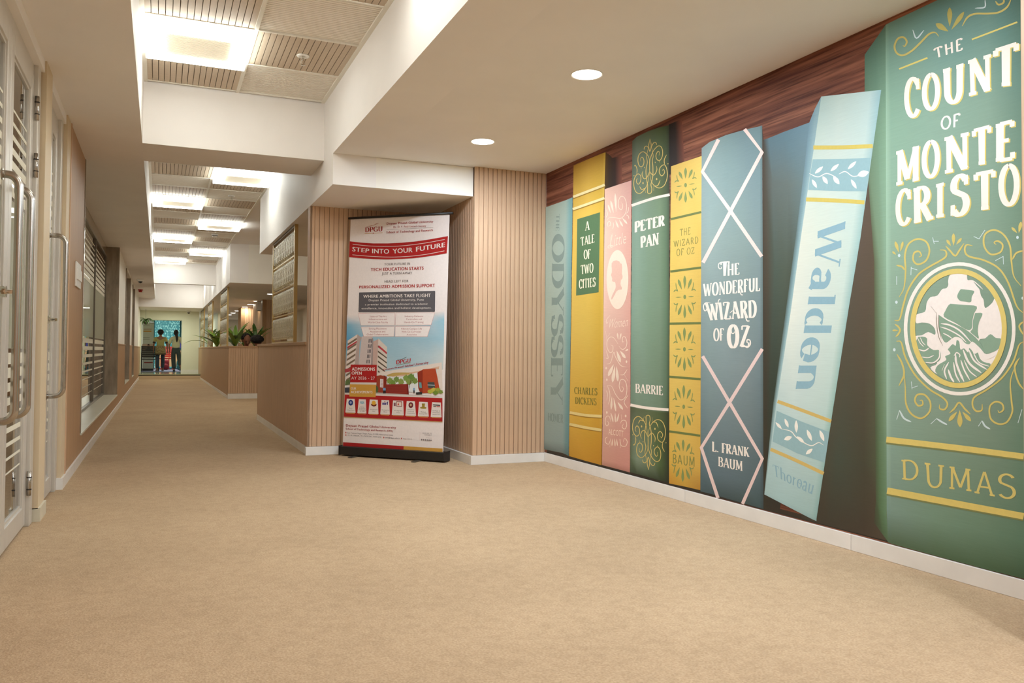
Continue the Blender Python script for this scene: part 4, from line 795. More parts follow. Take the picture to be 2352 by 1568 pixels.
LET = [('C', (270, 515), (372, 500), (375, 738), (275, 758)), ('O', (387, 490), (503, 468), (505, 690), (387, 712)), ('U', (522, 447), (655, 405), (650, 648), (530, 668)), ('N', (683, 390), (832, 345), (835, 580), (690, 620)), ('T', (843, 325), (1012, 272), (1005, 545), (850, 562)),
       ('M', (218, 975), (372, 935), (367, 1160), (222, 1195)), ('O', (385, 922), (503, 900), (503, 1125), (385, 1147)), ('N', (532, 885), (688, 848), (690, 1083), (535, 1118)), ('T', (707, 840), (835, 806), (830, 1050), (715, 1068)), ('E', (862, 800), (990, 770), (985, 1020), (862, 1042)),
       ('C', (215, 1235), (318, 1212), (315, 1430), (218, 1458)), ('R', (332, 1212), (452, 1190), (462, 1408), (335, 1438)), ('I', (478, 1185), (528, 1172), (528, 1395), (478, 1402)), ('S', (570, 1140), (698, 1115), (695, 1370), (565, 1395)), ('T', (718, 1120), (862, 1092), (858, 1340), (725, 1358)), ('O', (877, 1075), (1015, 1055), (1017, 1305), (880, 1325))]
for t_, *q in LET:
    kw = dict(thick=.155, thin=.10, serif=.085, asp=.62)
    if t_ == 'I': kw.update(asp=.5, serif=.11)
    pr_.text('title_lettering', (208, 194, 112), t_, *q, lay=5, shift=(9, 5), **kw); pr_.text('title_lettering', gl, t_, *q, lay=6, **kw)
pr_.text('title_lettering', gl, 'OF', (508, 757), (635, 728), (632, 812), (508, 835), 'line', 5, thick=.13, asp=.85)
pr_.frame(2030, 1000, 5.227)
for P, q in (([(33, 47), (850, 142), (1683, 250)], 72), ([(43, 660), (850, 812), (1683, 968)], 80)):
    pr_.stroke('band', (128, 136, 88), [(p[0], p[1] + 18) for p in P], q, 5, 3, False); pr_.stroke('band', (218, 202, 116), P, q - 2, 6, 3, False)
for t_, *q in (('D', (215, 290), (420, 300), (420, 540), (225, 525)), ('U', (492, 322), (728, 358), (715, 622), (515, 620)), ('M', (787, 367), (1048, 403), (1055, 670), (790, 637)), ('A', (1100, 430), (1322, 440), (1335, 732), (1092, 688)), ('S', (1375, 455), (1590, 470), (1590, 765), (1375, 740))):
    pr_.text('author_lettering', (212, 200, 120), t_, *q, lay=5, thick=.085, thin=.08, serif=.085 if t_ != 'S' else 0, asp=.8)
# medallion
pr_.frame(2060, 560, 4.127)
pr_.ring('medallion', (238, 236, 222), (598, 805), 513, 615, 34, 5, tilt=-.02); pr_.ring('medallion', (218, 202, 118), (587, 800), 435, 542, 48, 7, tilt=-.02)
wm, gm = (240, 236, 226), (138, 168, 144)
pr_.poly('medallion', wm, [(180, 690), (195, 665), (270, 640), (285, 560), (320, 505), (385, 490), (430, 430), (470, 420), (490, 390), (490, 340), (520, 285), (655, 280), (672, 340), (720, 350), (760, 400), (785, 430), (800, 490), (825, 530), (832, 590), (850, 605), (905, 560), (935, 515), (975, 600), (998, 720), (995, 900), (940, 890), (890, 855), (840, 895), (780, 915), (830, 1035), (900, 1030), (968, 990), (945, 1080), (905, 1140), (800, 1200), (600, 1260), (400, 1240), (320, 1170), (385, 1130), (300, 1000), (200, 930), (178, 875), (240, 865), (300, 835), (365, 860), (360, 800), (310, 755), (240, 745), (185, 750)], 5, 3)
pr_.stroke('medallion', wm, [(665, 350), (720, 348), (770, 385), (818, 430)], 9, 6)
SHIP = [[(610, 428), (690, 437), (737, 450), (712, 500), (705, 550), (650, 547), (600, 538), (575, 500), (590, 455)], [(510, 567), (640, 578), (760, 592), (735, 660), (718, 730), (715, 790), (690, 817), (640, 800), (560, 750), (450, 690), (465, 630), (490, 585)],
        [(745, 655), (815, 660), (782, 740), (770, 830), (780, 897), (735, 865), (700, 832), (722, 800), (724, 730)], [(780, 915), (840, 895), (890, 855), (940, 890), (995, 903), (968, 990), (900, 1030), (835, 1036), (815, 965)],
        [(400, 672), (480, 725), (560, 762), (650, 808), (740, 878), (800, 950), (832, 1032), (790, 985), (720, 925), (690, 950), (650, 940), (610, 895), (560, 880), (520, 900), (470, 935), (435, 900), (405, 800)],
        [(205, 880), (260, 880), (290, 900), (292, 960), (350, 1005), (400, 1005), (420, 1060), (395, 1115), (290, 1135), (235, 1070), (200, 980), (188, 920)],
        [(485, 1000), (530, 950), (560, 965), (570, 912), (595, 930), (605, 1000), (640, 990), (680, 1030), (690, 985), (740, 1040), (770, 1030), (790, 1085), (830, 1120), (892, 1138), (850, 1195), (740, 1280), (620, 1318), (500, 1300), (420, 1255), (368, 1210), (390, 1150), (470, 1100), (460, 1065), (510, 1040)]]
for P in SHIP: pr_.poly('medallion', gm, P, 6, 3)
for P, q in (([(420, 755), (500, 768), (600, 822), (705, 930)], 15), ([(415, 785), (500, 815), (600, 872), (660, 930)], 12), ([(440, 845), (490, 870), (525, 895)], 10), ([(560, 1045), (565, 1120), (600, 1220), (640, 1305)], 20), ([(610, 1100), (640, 1190), (695, 1290)], 14), ([(640, 1100), (690, 1200), (762, 1262)], 11), ([(630, 1000), (690, 1130), (805, 1222)], 20), ([(685, 1000), (740, 1110), (860, 1192)], 16),
             ([(720, 1010), (780, 1120), (880, 1160)], 10), ([(540, 1120), (560, 1230), (600, 1310)], 14), ([(490, 1190), (515, 1260), (545, 1310)], 18), ([(495, 1120), (455, 1200), (475, 1280)], 14), ([(455, 1140), (430, 1200)], 10), ([(545, 1060), (570, 1030), (600, 1050), (595, 1075)], 10),
             ([(210, 1000), (265, 1012), (310, 985)], 12), ([(240, 1070), (300, 1078), (355, 1055)], 9), ([(275, 1122), (350, 1125), (405, 1075), (405, 1010)], 12), ([(200, 890), (225, 940), (260, 975)], 7), ([(225, 885), (245, 930), (275, 960)], 7), ([(850, 1095), (900, 1075), (940, 1050)], 8)): pr_.stroke('medallion', wm, P, q, 7)
for P in ([(325, 590), (380, 658)], [(378, 650), (380, 760), (400, 880), (440, 965)], [(395, 670), (400, 780), (425, 900)]): pr_.stroke('medallion', (150, 140, 120), P, 6, 8)
pr_.frame(1980, 520, 2.704)
for P in ([(203, 583), (235, 575), (260, 480), (290, 390), (350, 300), (420, 250), (500, 205), (525, 180), (518, 150), (485, 145)], [(232, 438), (262, 380), (272, 270), (268, 180), (290, 110), (345, 78), (400, 95), (420, 150), (400, 210), (350, 235), (320, 210), (325, 165), (355, 155), (370, 180), (355, 190)], [(215, 240), (250, 250), (265, 270)],
          [(520, 120), (548, 150), (580, 182), (605, 150), (635, 105)], [(688, 120), (650, 115), (640, 150), (665, 185), (760, 210), (850, 260), (910, 350), (960, 490), (1000, 535)], [(990, 370), (945, 310), (930, 220), (920, 120), (880, 50), (820, 22), (765, 50), (760, 120), (800, 172), (860, 160), (875, 115), (845, 90), (822, 100), (835, 112)], [(1003, 150), (960, 165), (935, 205)],
          [(205, 607), (225, 620), (238, 643), (225, 670), (210, 685)], [(215, 712), (245, 720), (270, 810), (330, 920), (420, 1010), (500, 1060), (532, 1100), (515, 1135), (485, 1130), (483, 1105)], [(218, 792), (250, 850), (262, 920), (230, 990)], [(262, 880), (270, 1000), (275, 1100), (310, 1165), (370, 1190), (420, 1150), (425, 1090), (390, 1045), (345, 1045), (330, 1080), (350, 1112), (378, 1105), (375, 1080), (360, 1080)],
          [(545, 1158), (575, 1130), (605, 1093), (640, 1132), (675, 1165)], [(1003, 715), (975, 740), (940, 840), (870, 940), (780, 1010), (700, 1060), (688, 1110), (710, 1145), (745, 1140), (748, 1102)], [(980, 815), (950, 870), (970, 960), (1003, 1010)], [(975, 822), (925, 950), (930, 1080), (935, 1150), (900, 1215), (845, 1225), (800, 1190), (795, 1120), (830, 1088), (870, 1100), (880, 1135), (855, 1155), (845, 1140)], [(1003, 590), (978, 620), (1003, 672)]): pr_.stroke('scrollwork', (206, 192, 110), P, 11, 5, 6)
for a_, c_, q in (((230, 160), (207, 92), 20), ((240, 155), (257, 92), 16), ((213, 175), (190, 155), 12), ((570, 118), (570, 43), 22), ((553, 120), (527, 82), 17), ((587, 112), (620, 72), 17), ((225, 645), (190, 645), 12), ((608, 1142), (610, 1245), 32), ((592, 1150), (540, 1208), 24), ((625, 1150), (678, 1208), 24), ((975, 40), (990, -30), 22), ((965, 40), (930, 5), 16)): pr_.petal('scrollwork', (206, 192, 110), a_, c_, q, 5)
for P in ([(440, 68), (450, 108)], [(448, 92), (478, 92)], [(695, 62), (730, 78)], [(728, 78), (765, 22)], [(305, 302), (307, 250)], [(307, 258), (345, 270)], [(830, 212), (880, 185)], [(878, 184), (880, 235)], [(308, 962), (312, 1010)], [(310, 1002), (348, 990)], [(217, 1198), (235, 1140)], [(235, 1142), (262, 1190), (307, 1213)], [(428, 1226), (465, 1192)], [(465, 1192), (500, 1215), (530, 1230)], [(724, 1240), (748, 1205)], [(748, 1207), (765, 1238), (798, 1258)], [(970, 1220), (995, 1135)], [(217, 308), (217, 362)]): pr_.stroke('sea_bird', bw, P, 11, 5, 4)
for c_ in ((232, 180), (215, 470), (202, 765), (967, 68), (1000, 445)): pr_.dot('sea_bird', bw, c_, 8, 5, 10)
pr_.flush(b)
# ================================================================ ROLL-UP BANNER
BA = Vector((1.515, 7.50, 0)); BB = Vector((2.255, 6.72, 0)); BU = (BB - BA).normalized(); BN = Vector((-BU.y, BU.x, 0)); BL_ = (BB - BA).length
B0 = BA + BN * .05 + Vector((0, 0, .061)); BV = BN * .05 + Vector((0, 0, 2.1)); nrm = BU.cross(BV).normalized()
if nrm.dot(Vector((0, 0, EYE)) - B0) < 0: nrm = -nrm
ban = empty('roll_up_banner', (BA + BB) / 2 + BN * .05, 'tall roll-up banner for a university, standing in the battened alcove', 'banner')
cas = MB().obox(BA + Vector((0, 0, .012)), BU * BL_, BN * .10, (0, 0, .075)); ob('base_cassette', cas, M['black'], ban, bev=.006)
for t in (-.004, 1.0): ob('end_cap', MB().obox(BA + BU * (BL_ * t if t > 0 else -.004) - BN * .003 + Vector((0, 0, .008)), BU * .004, BN * .106, (0, 0, .086)), M['dark'], ban)
for px in ((812, 1050), (957, 1060)):
    q = on(2, 0.0, *px); f = MB().obox(q - BU * .02 - BN * .06 , BU * .04 - BN * 0, BN * .30 - BU * .0, (0, 0, .010)); ob('foot', f, M['alu_dark'], ban)
ob('support_pole', MB().tube([B0 + BU * .52 + BN * .045, B0 + BU * .54 + BN * .03 + BV], .009, 10), M['alu'], ban, smooth=True)
pb = Print(B0, nrm)
def bp(px, py, off=0): return on_plane(B0, nrm, px, py) + nrm * off
TLb, TRb, BRb, BLb = (805.3, 502.4), (1032.4, 491), (1017.6, 1044.7), (786.5, 1029.8)
rt = MB().tube([bp(801.5, 501.5, .004), bp(1041, 489.3, .004)], .011, 10); ob('top_rail', rt, M['black'], ban, smooth=True)
def lerp2(a, b, t): return (a[0] + (b[0] - a[0]) * t, a[1] + (b[1] - a[1]) * t)
sh = MB(); nx, nz = 26, 14
for lay in (0, 1):
    for j in range(nz + 1):
        for i in range(nx + 1):
            a, b_ = i / nx, j / nz; p = lerp2(lerp2(TLb, TRb, a), lerp2(BLb, BRb, a), b_); edge = (1 - b_) * .002
            sh.v.append(tuple(bp(*p) - nrm * (.0010 + .0012 * lay + .0006 * (1 + math.sin(a * 21 + b_ * 2)) )))
    o_ = lay * (nx + 1) * (nz + 1)
    for j in range(nz):
        for i in range(nx): a = o_ + j * (nx + 1) + i; sh.f.append((a, a + 1, a + nx + 2, a + nx + 1))
sheet = ob('banner_sheet', sh, pmat((230, 224, 217)), ban, smooth=True)
ob('bottom_bar', MB().obox(bp(785, 1029.5, .001), bp(1018, 1045, .001) - bp(785, 1029.5, .001), (0, 0, -.022), nrm * .012), pmat((220, 216, 208)), ban)
RED, GR, GOLD, WHT, PIC = (168, 40, 38), (84, 80, 80), (200, 152, 66), (224, 218, 208), 'printed_picture'
pb.frame(760, 460, 4.9)
# logo and head lines
pb.text('lettering', (160, 46, 44), 'DPGU', (388, 306), (580, 292), (580, 346), (388, 358), lay=2, asp=.85, thick=.15)
pb.stroke('lettering', GOLD, [(380, 376), (582, 363)], 4, 2, 0, False); pb.dot('lettering', RED, (478, 369), 6, 3)
for P in ([(398, 296), (450, 290), (500, 272), (530, 262)], [(430, 290), (480, 280), (512, 262)]): pb.stroke('lettering', (190, 120, 90), P, 3, 2)
pb.dot('lettering', RED, (530, 261), 4, 3); pb.dot('lettering', RED, (512, 261), 3, 3)
def ln(t_, TL, TR, BR, BL, col=RED, bold=.0, lay=3): pb.text('lettering', col, t_, TL, TR, BR, BL, 'sans', lay, bold=bold)
R2 = (158, 48, 50)
ln('Dnyaan Prasad Global University', (628, 250), (1153, 224), (1153, 248), (628, 275), R2, .012); ln('Dr. D. Y. Patil Unitech Society', (705, 290), (1072, 276), (1072, 296), (705, 311), R2)
pb.stroke('lettering', (150, 140, 130), [(628, 331), (1150, 304)], 2, 2, 0, False); ln('School of Technology and Research', (626, 348), (1148, 322), (1148, 346), (626, 372), R2, .012)
# red ribbon
up = [(212, 460), (340, 475), (480, 484), (640, 484), (800, 476), (950, 462), (1100, 441), (1318, 402)]; lo = [(1303, 595), (1180, 617), (1050, 636), (930, 650), (800, 658), (640, 664), (480, 660), (340, 651), (205, 638)]
pb.poly('ribbon', RED, up + lo, 2)
for P in ([(245, 493), (370, 508), (500, 516), (640, 518), (750, 515), (900, 502), (1080, 477), (1282, 440)], [(243, 612), (370, 624), (500, 633), (640, 638), (750, 637), (900, 628), (1080, 606), (1278, 568)]): pb.stroke('ribbon', WHT, P, 5, 3, 4, False)
for t_, *q in (('STEP', (243, 523), (435, 546), (430, 590), (240, 572)), ('INTO', (465, 545), (658, 549), (655, 600), (465, 594)), ('YOUR', (695, 548), (920, 530), (920, 583), (700, 598)), ('FUTURE', (958, 525), (1287, 474), (1285, 524), (960, 577))): pb.text('lettering', WHT, t_, *q, font='sans', lay=4, bold=.018)
DG = (96, 88, 88)
ln('YOUR FUTURE IN', (602, 708), (892, 698), (892, 724), (602, 732), DG, .004); ln('TECH EDUCATION STARTS', (450, 763), (1045, 744), (1045, 779), (450, 796), RED, .018); ln('JUST A TURN AWAY', (575, 809), (915, 802), (915, 829), (575, 836), DG, .004)
ln('HEAD LEFT FOR', (605, 900), (873, 894), (873, 921), (605, 926), DG, .004); ln('PERSONALIZED ADMISSION SUPPORT', (320, 960), (1173, 939), (1173, 974), (320, 991), RED, .018)
# grey panel
pb.poly(PIC, (92, 90, 92), [(322, 1036), (1168, 1018), (1175, 1024), (1171, 1248), (1165, 1253), (318, 1259), (311, 1253), (318, 1040)], 2)
ln('WHERE AMBITIONS TAKE FLIGHT', (365, 1064), (1123, 1050), (1123, 1086), (365, 1097), WHT, .018); ln('Dnyaan Prasad Global University, Pune', (427, 1112), (1046, 1104), (1046, 1128), (427, 1136), WHT)
ln('a premier institution dedicated to academic', (385, 1160), (1090, 1153), (1090, 1175), (385, 1182), WHT); ln('excellence, innovation and holistic development.', (346, 1203), (1130, 1197), (1130, 1219), (346, 1226), WHT)
# sky
SK = lambda r: r
pb.patch(PIC, [[(182, 1290, (230, 224, 217)), (400, 1290, (230, 224, 217)), (750, 1290, (230, 224, 217)), (1100, 1280, (214, 210, 204)), (1278, 1240, (230, 224, 217))], [(180, 1400, (120, 176, 200)), (400, 1400, (186, 204, 208)), (750, 1400, (206, 210, 206)), (1100, 1400, (170, 196, 204)), (1276, 1340, (150, 196, 210))],
               [(176, 1560, (92, 158, 192)), (400, 1560, (150, 190, 204)), (750, 1560, (150, 188, 200)), (1100, 1560, (150, 188, 200)), (1273, 1560, (156, 196, 208))], [(170, 1760, (120, 170, 190)), (400, 1760, (170, 196, 200)), (750, 1760, (156, 190, 200)), (1100, 1760, (176, 200, 204)), (1268, 1760, (190, 206, 204))],
               [(164, 1990, (150, 180, 190)), (400, 1990, (180, 196, 200)), (750, 1990, (172, 198, 202)), (1100, 1990, (186, 202, 202)), (1263, 1900, (196, 206, 202))]], 1)
# four trapezoid cards
for P in ([(311, 1273), (720, 1268), (718, 1402), (340, 1404)], [(734, 1268), (1168, 1266), (1128, 1400), (728, 1402)], [(341, 1424), (714, 1420), (710, 1530), (372, 1531)], [(728, 1420), (1120, 1418), (1086, 1532), (724, 1531)]):
    cx_ = sum(p[0] for p in P) / 4; cy_ = sum(p[1] for p in P) / 4
    pb.poly(PIC, (196, 130, 124), [(p[0] + (2.5 if p[0] > cx_ else -2.5), p[1] + (2.5 if p[1] > cy_ else -2.5)) for p in P], 4); pb.poly(PIC, (230, 224, 217), P, 5)
for t_, x0, x1, y in (('State-of-The-Art', 438, 628, 1306), ('Infrastructure and', 430, 632, 1338), ('World-Class Faculty', 417, 644, 1372), ('Industry-Relevant', 833, 1042, 1304), ('Curriculum and', 848, 1026, 1337), ('Hands-On Training', 827, 1044, 1371), ('Strong Placement', 429, 628, 1444), ('Assistance and', 442, 613, 1476), ('Global Collaborations', 405, 647, 1509), ('Vibrant Campus Life', 790, 1026, 1445), ('With Co-Curricular', 797, 1018, 1478), ('Activities', 855, 968, 1511)):
    ln(t_, (x0, y - 10), (x1, y - 11), (x1, y + 8), (x0, y + 9), (160, 70, 68), .006, 6)
# building picture (frame of the lower half)
pb.frame(760, 760, 4.9)
pb.poly(PIC, (176, 160, 150), [(196, 130), (298, 36), (348, 76), (325, 130), (312, 400), (165, 400)], 2); pb.poly(PIC, (196, 184, 176), [(348, 60), (470, 64), (455, 380), (312, 400)], 2)
pb.poly(PIC, (150, 140, 136), [(462, 70), (478, 90), (470, 400), (452, 400)], 3); pb.poly(PIC, (190, 164, 150), [(478, 118), (548, 84), (530, 150), (522, 400), (462, 400)], 2); pb.poly(PIC, (208, 200, 186), [(535, 84), (633, 180), (628, 420), (600, 460), (515, 470), (525, 300)], 2)
for i in range(8):   # balconies left
    y = 108 + i * 58; pb.poly(PIC, (120, 104, 84), [(192 - i * 3, y + 32), (290 - i * 5, y - 30), (290 - i * 5, y - 8), (192 - i * 3, y + 56)], 3); pb.poly(PIC, (214, 204, 190), [(190 - i * 3.5, y), (300 - i * 5, y - 72 + i * 2), (296 - i * 5, y - 38 + i * 2), (190 - i * 3.5, y + 32)], 4)
pb.poly(PIC, (176, 62, 68), [(188, 176), (293, 110), (292, 128), (186, 198)], 5); pb.poly(PIC, (170, 70, 72), [(160, 428), (225, 412), (225, 455), (160, 468)], 5)
for i in range(6):
    y = 196 + i * 56; pb.poly(PIC, (92, 80, 66), [(530, y - 34), (630, y + 44), (630, y + 58), (530, y - 14)], 3)
pb.poly(PIC, (178, 66, 72), [(538, 158), (633, 240), (630, 262), (535, 182)], 5)
for i in range(5):
    y = 66 + i * 58
    for j in range(3): x = 428 + j * 14 - i * 6; pb.poly(PIC, (88, 84, 86), [(x, y + 24), (x + 8, y + 24), (x + 4, y + 66), (x - 4, y + 66)], 4)
# gate arch
pb.poly(PIC, (216, 206, 192), [(520, 470), (700, 440), (960, 400), (1248, 352), (1258, 725), (1218, 640), (1200, 560), (1190, 430), (975, 470), (800, 480), (640, 500), (520, 502)], 4)
pb.poly(PIC, (204, 172, 144), [(640, 500), (800, 478), (975, 452), (1100, 425), (1222, 395), (1215, 430), (1100, 432), (980, 462), (850, 505), (700, 515)], 5)
pb.poly(PIC, (184, 158, 90), [(632, 496), (700, 472), (800, 466), (885, 470), (870, 488), (800, 492), (700, 508), (640, 508)], 6, 3)
pb.poly(PIC, (214, 220, 216), [(630, 505), (980, 455), (985, 700), (630, 640)], 3)
for x, y, r, c_ in ((665, 560, 36, (124, 146, 72)), (740, 545, 32, (112, 140, 70)), (790, 570, 34, (134, 152, 78)), (850, 530, 36, (122, 150, 72)), (905, 520, 40, (104, 136, 66)), (945, 560, 34, (118, 142, 70)), (700, 580, 30, (112, 140, 64)), (880, 570, 34, (128, 150, 76))): pb.poly(PIC, c_, [(x + r * (1 + .18 * math.sin(k * 2.4)) * math.cos(k * PI / 8), y + r * (1 + .2 * math.cos(k * 3.1)) * math.sin(k * PI / 8)) for k in range(16)], 5)
pb.stroke(PIC, (92, 76, 56), [(900, 545), (890, 600), (882, 650)], 6, 6); pb.stroke(PIC, (92, 76, 56), [(930, 540), (905, 575), (888, 610)], 4, 6)
pb.poly(PIC, (150, 66, 44), [(512, 505), (560, 496), (628, 512), (626, 694), (515, 690)], 6); pb.poly(PIC, (128, 50, 36), [(600, 504), (628, 512), (626, 694), (598, 690)], 7); pb.poly(PIC, (216, 206, 200), [(556, 538), (592, 542), (590, 636), (554, 632)], 8)
for i in range(5): pb.stroke(PIC, (150, 110, 130), [(562, 552 + i * 17), (586, 554 + i * 17)], 4, 9, 0, False)
pb.poly(PIC, (138, 52, 42), [(612, 600), (872, 596), (878, 714), (606, 698)], 6); pb.poly(PIC, (120, 40, 34), [(856, 597), (872, 596), (878, 714), (860, 712)], 7)
for i in range(3): pb.stroke(PIC, (116, 46, 38), [(615, 625 + i * 25), (866, 628 + i * 26)], 2, 7, 0, False)
pb.poly(PIC, (186, 178, 166), [(606, 698), (878, 714), (1040, 720), (1256, 738), (1256, 752), (155, 712), (155, 694), (512, 690)], 5)
pb.poly(PIC, (172, 74, 44), [(975, 466), (1040, 430), (1178, 420), (1200, 520), (1222, 640), (1200, 690), (1010, 700), (985, 640)], 6); pb.poly(PIC, (140, 52, 34), [(975, 466), (1034, 438), (1034, 700), (1010, 700), (988, 640)], 7)
pb.poly(PIC, (70, 78, 74), [(1090, 574), (1166, 576), (1174, 640), (1098, 642)], 8); pb.stroke(PIC, (180, 188, 190), [(1090, 606), (1172, 610)], 7, 9, 0, False); pb.poly(PIC, (100, 150, 150), [(990, 575), (1020, 580), (1026, 640), (1000, 640)], 8)
pb.poly(PIC, (58, 54, 50), [(958, 690), (1026, 684), (1028, 712), (962, 716)], 9)
for x, y, r, c_ in ((1120, 680, 30, (176, 176, 70)), (1160, 665, 34, (190, 180, 76)), (1205, 668, 36, (150, 158, 64)), (1238, 684, 26, (124, 146, 70)), (1180, 694, 30, (112, 138, 56))): pb.poly(PIC, c_, [(x + r * (1 + .2 * math.sin(k * 2.4)) * math.cos(k * PI / 8), y + .8 * r * (1 + .2 * math.cos(k * 3.1)) * math.sin(k * PI / 8)) for k in range(16)], 10)
for x in (597, 612, 938): pb.poly(PIC, (110, 150, 186), [(x - 9, 640), (x + 7, 640), (x + 8, 668), (x - 9, 668)], 10); pb.poly(PIC, (46, 42, 44), [(x - 8, 668), (x + 7, 668), (x + 6, 700), (x - 6, 700)], 10)
pb.poly(PIC, (92, 112, 66), [(165, 560), (215, 540), (215, 600), (160, 610)], 5); pb.poly(PIC, (70, 72, 78), [(158, 636), (212, 632), (212, 692), (158, 692)], 6); pb.poly(PIC, (112, 128, 72), [(235, 570), (460, 578), (500, 600), (230, 600)], 5, 3); pb.poly(PIC, (80, 98, 56), [(512, 612), (535, 640), (530, 685), (512, 690)], 7, 3)
pb.text('lettering', (176, 52, 50), 'DPGU', (738, 330), (900, 306), (897, 350), (738, 373), lay=6, asp=.85, thick=.17); pb.stroke('lettering', (130, 140, 80), [(738, 384), (902, 356)], 4, 6, 0, False)
for P in ([(745, 325), (800, 318), (845, 293)], [(780, 322), (830, 305), (855, 290)]): pb.stroke('lettering', (90, 100, 90), P, 4, 6)
pb.text('lettering', (160, 44, 50), 'Dnyaan Prasad Global University', (595, 425), (1100, 338), (1100, 364), (595, 442), 'sans', 7, bold=.02)
# two notice blocks
pb.poly(PIC, (164, 38, 36), [(225, 377), (519, 380), (516, 580), (219, 577)], 11); pb.poly(PIC, (196, 150, 66), [(216, 598), (511, 604), (506, 744), (210, 736)], 12); pb.poly(PIC, (206, 200, 190), [(219, 577), (516, 580), (515, 604), (216, 598)], 11)
for t_, x0, x1, y, h, b_, l_ in (('ADMISSIONS', 238, 500, 409, 36, .018, 13), ('OPEN', 236, 350, 455, 34, .018, 13), ('AY 2026 - 27', 233, 497, 512, 32, -.004, 13), ('OUR', 230, 287, 632, 25, .018, 14), ('ACHIEVEMENTS', 228, 471, 672, 27, .018, 14)): pb.text('lettering', WHT, t_, (x0, y), (x1, y + 2), (x1, y + 2 + h), (x0, y + h), 'sans', l_, bold=b_)
# achievements band
pb.poly('band', RED, [(158, 712), (1256, 754), (1257, 1018), (148, 962)], 8); pb.poly('band', (214, 206, 196), [(155, 696), (1256, 737), (1256, 755), (158, 713)], 10); pb.stroke('band', (206, 164, 92), [(148, 968), (1257, 1022)], 5, 9, 0, False)
CARDS = [(182, 270, 165, 280, 760, 920, ((46, 60, 120), 'disc')), (318, 396, 300, 402, 766, 927, ((120, 170, 186), 'NBA')), (440, 530, 424, 538, 770, 934, ((190, 120, 50), 'seal')), (572, 658, 558, 666, 775, 940, ((60, 50, 120), 'nirf')), (702, 816, 687, 823, 780, 948, ((140, 70, 60), 'frame')), (856, 948, 840, 961, 787, 955, ((110, 40, 50), 'disc')), (995, 1092, 980, 1104, 795, 962, ((150, 130, 50), 'cup')), (1142, 1240, 1125, 1248, 800, 970, ((60, 50, 50), 'bars'))]
LINES = [['Best', 'College Award'], ['Seven', 'Programs', 'are Accredited', 'by NBA'], ['Accredited by', 'NAAC'], ['Ranked in', 'Band'], ['Best College Award', 'Pune'], ['Education', 'Rankings', 'University'], ['Ranked', 'Ranking 2024'], ['College of', 'Maharashtra', 'Education Award']]
for (a, b_, c_, d_, y0, y1, (lc, kd)), tx in zip(CARDS, LINES):
    pb.poly('award_card', (222, 216, 206), [(a, y0), (b_, y0 + 4), (d_, y1), (c_, y1 - 4)], 11); pb.stroke('award_card', (204, 160, 84), [(c_ + 10, y1 + 2), (d_ - 8, y1 + 7)], 6, 10, 0, False)
    mx = (a + b_) / 2; yy = y0 + 46
    if kd == 'disc': pb.dot('award_card', lc, (mx, yy), 27, 12, 33); pb.dot('award_card', (190, 160, 120) if lc[0] > 100 else (150, 160, 190), (mx, yy - 2), 12, 13, 14)
    elif kd == 'NBA': pb.text('award_card', lc, 'NBA', (mx - 26, y0 + 22), (mx + 24, y0 + 24), (mx + 24, y0 + 54), (mx - 26, y0 + 52), 'sans', 12, bold=.04)
    elif kd == 'seal': pb.dot('award_card', (220, 170, 60), (mx, yy - 4), 24, 12, 30); pb.poly('award_card', (110, 50, 34), [(mx - 34, yy), (mx, yy + 18), (mx + 34, yy + 2), (mx + 28, yy + 26), (mx, yy + 34), (mx - 26, yy + 22)], 13)
    elif kd == 'nirf': pb.text('award_card', lc, 'nirf', (mx - 34, y0 + 18), (mx + 34, y0 + 20), (mx + 34, y0 + 56), (mx - 34, y0 + 54), 'sans', 12, bold=.05); pb.dot('award_card', (190, 40, 50), (mx - 4, y0 + 18), 5, 13)
    elif kd == 'frame':
        pb.poly('award_card', lc, [(mx - 20, yy - 36), (mx + 44, yy - 34), (mx + 44, yy + 26), (mx - 20, yy + 22)], 12); pb.poly('award_card', (222, 206, 190), [(mx - 13, yy - 28), (mx + 37, yy - 26), (mx + 37, yy + 18), (mx - 13, yy + 15)], 13); pb.poly('award_card', (190, 50, 40), [(mx - 6, yy), (mx + 4, yy - 20), (mx + 12, yy + 6), (mx - 4, yy + 10)], 14); pb.poly('award_card', (130, 80, 90), [(mx - 48, yy - 20), (mx - 28, yy - 20), (mx - 28, yy + 18), (mx - 48, yy + 16)], 12)
    elif kd == 'cup': pb.poly('award_card', lc, [(mx - 18, yy - 26), (mx + 18, yy - 26), (mx + 14, yy + 12), (mx + 34, yy + 18), (mx + 30, yy + 32), (mx, yy + 34), (mx - 32, yy + 30), (mx - 38, yy + 16), (mx - 14, yy + 10)], 12)
    else: pb.stroke('award_card', lc, [(mx - 40, yy - 16), (mx + 40, yy - 10)], 12, 12, 0, False); pb.stroke('award_card', (180, 50, 44), [(mx, yy + 4), (mx + 40, yy + 6)], 9, 12, 0, False); pb.stroke('award_card', lc, [(mx - 36, yy + 2), (mx - 4, yy + 4)], 9, 12, 0, False)
    n_ = len(tx)
    for i, t_ in enumerate(tx):
        hw = min(46, 4.6 * len(t_)) * (.94); y = y1 - 18 - (n_ - i) * (62 / max(n_, 3)); pb.text('lettering', (110, 100, 98), t_, (mx - hw, y), (mx + hw, y + 3), (mx + hw, y + 14), (mx - hw, y + 11), 'sans', 13)
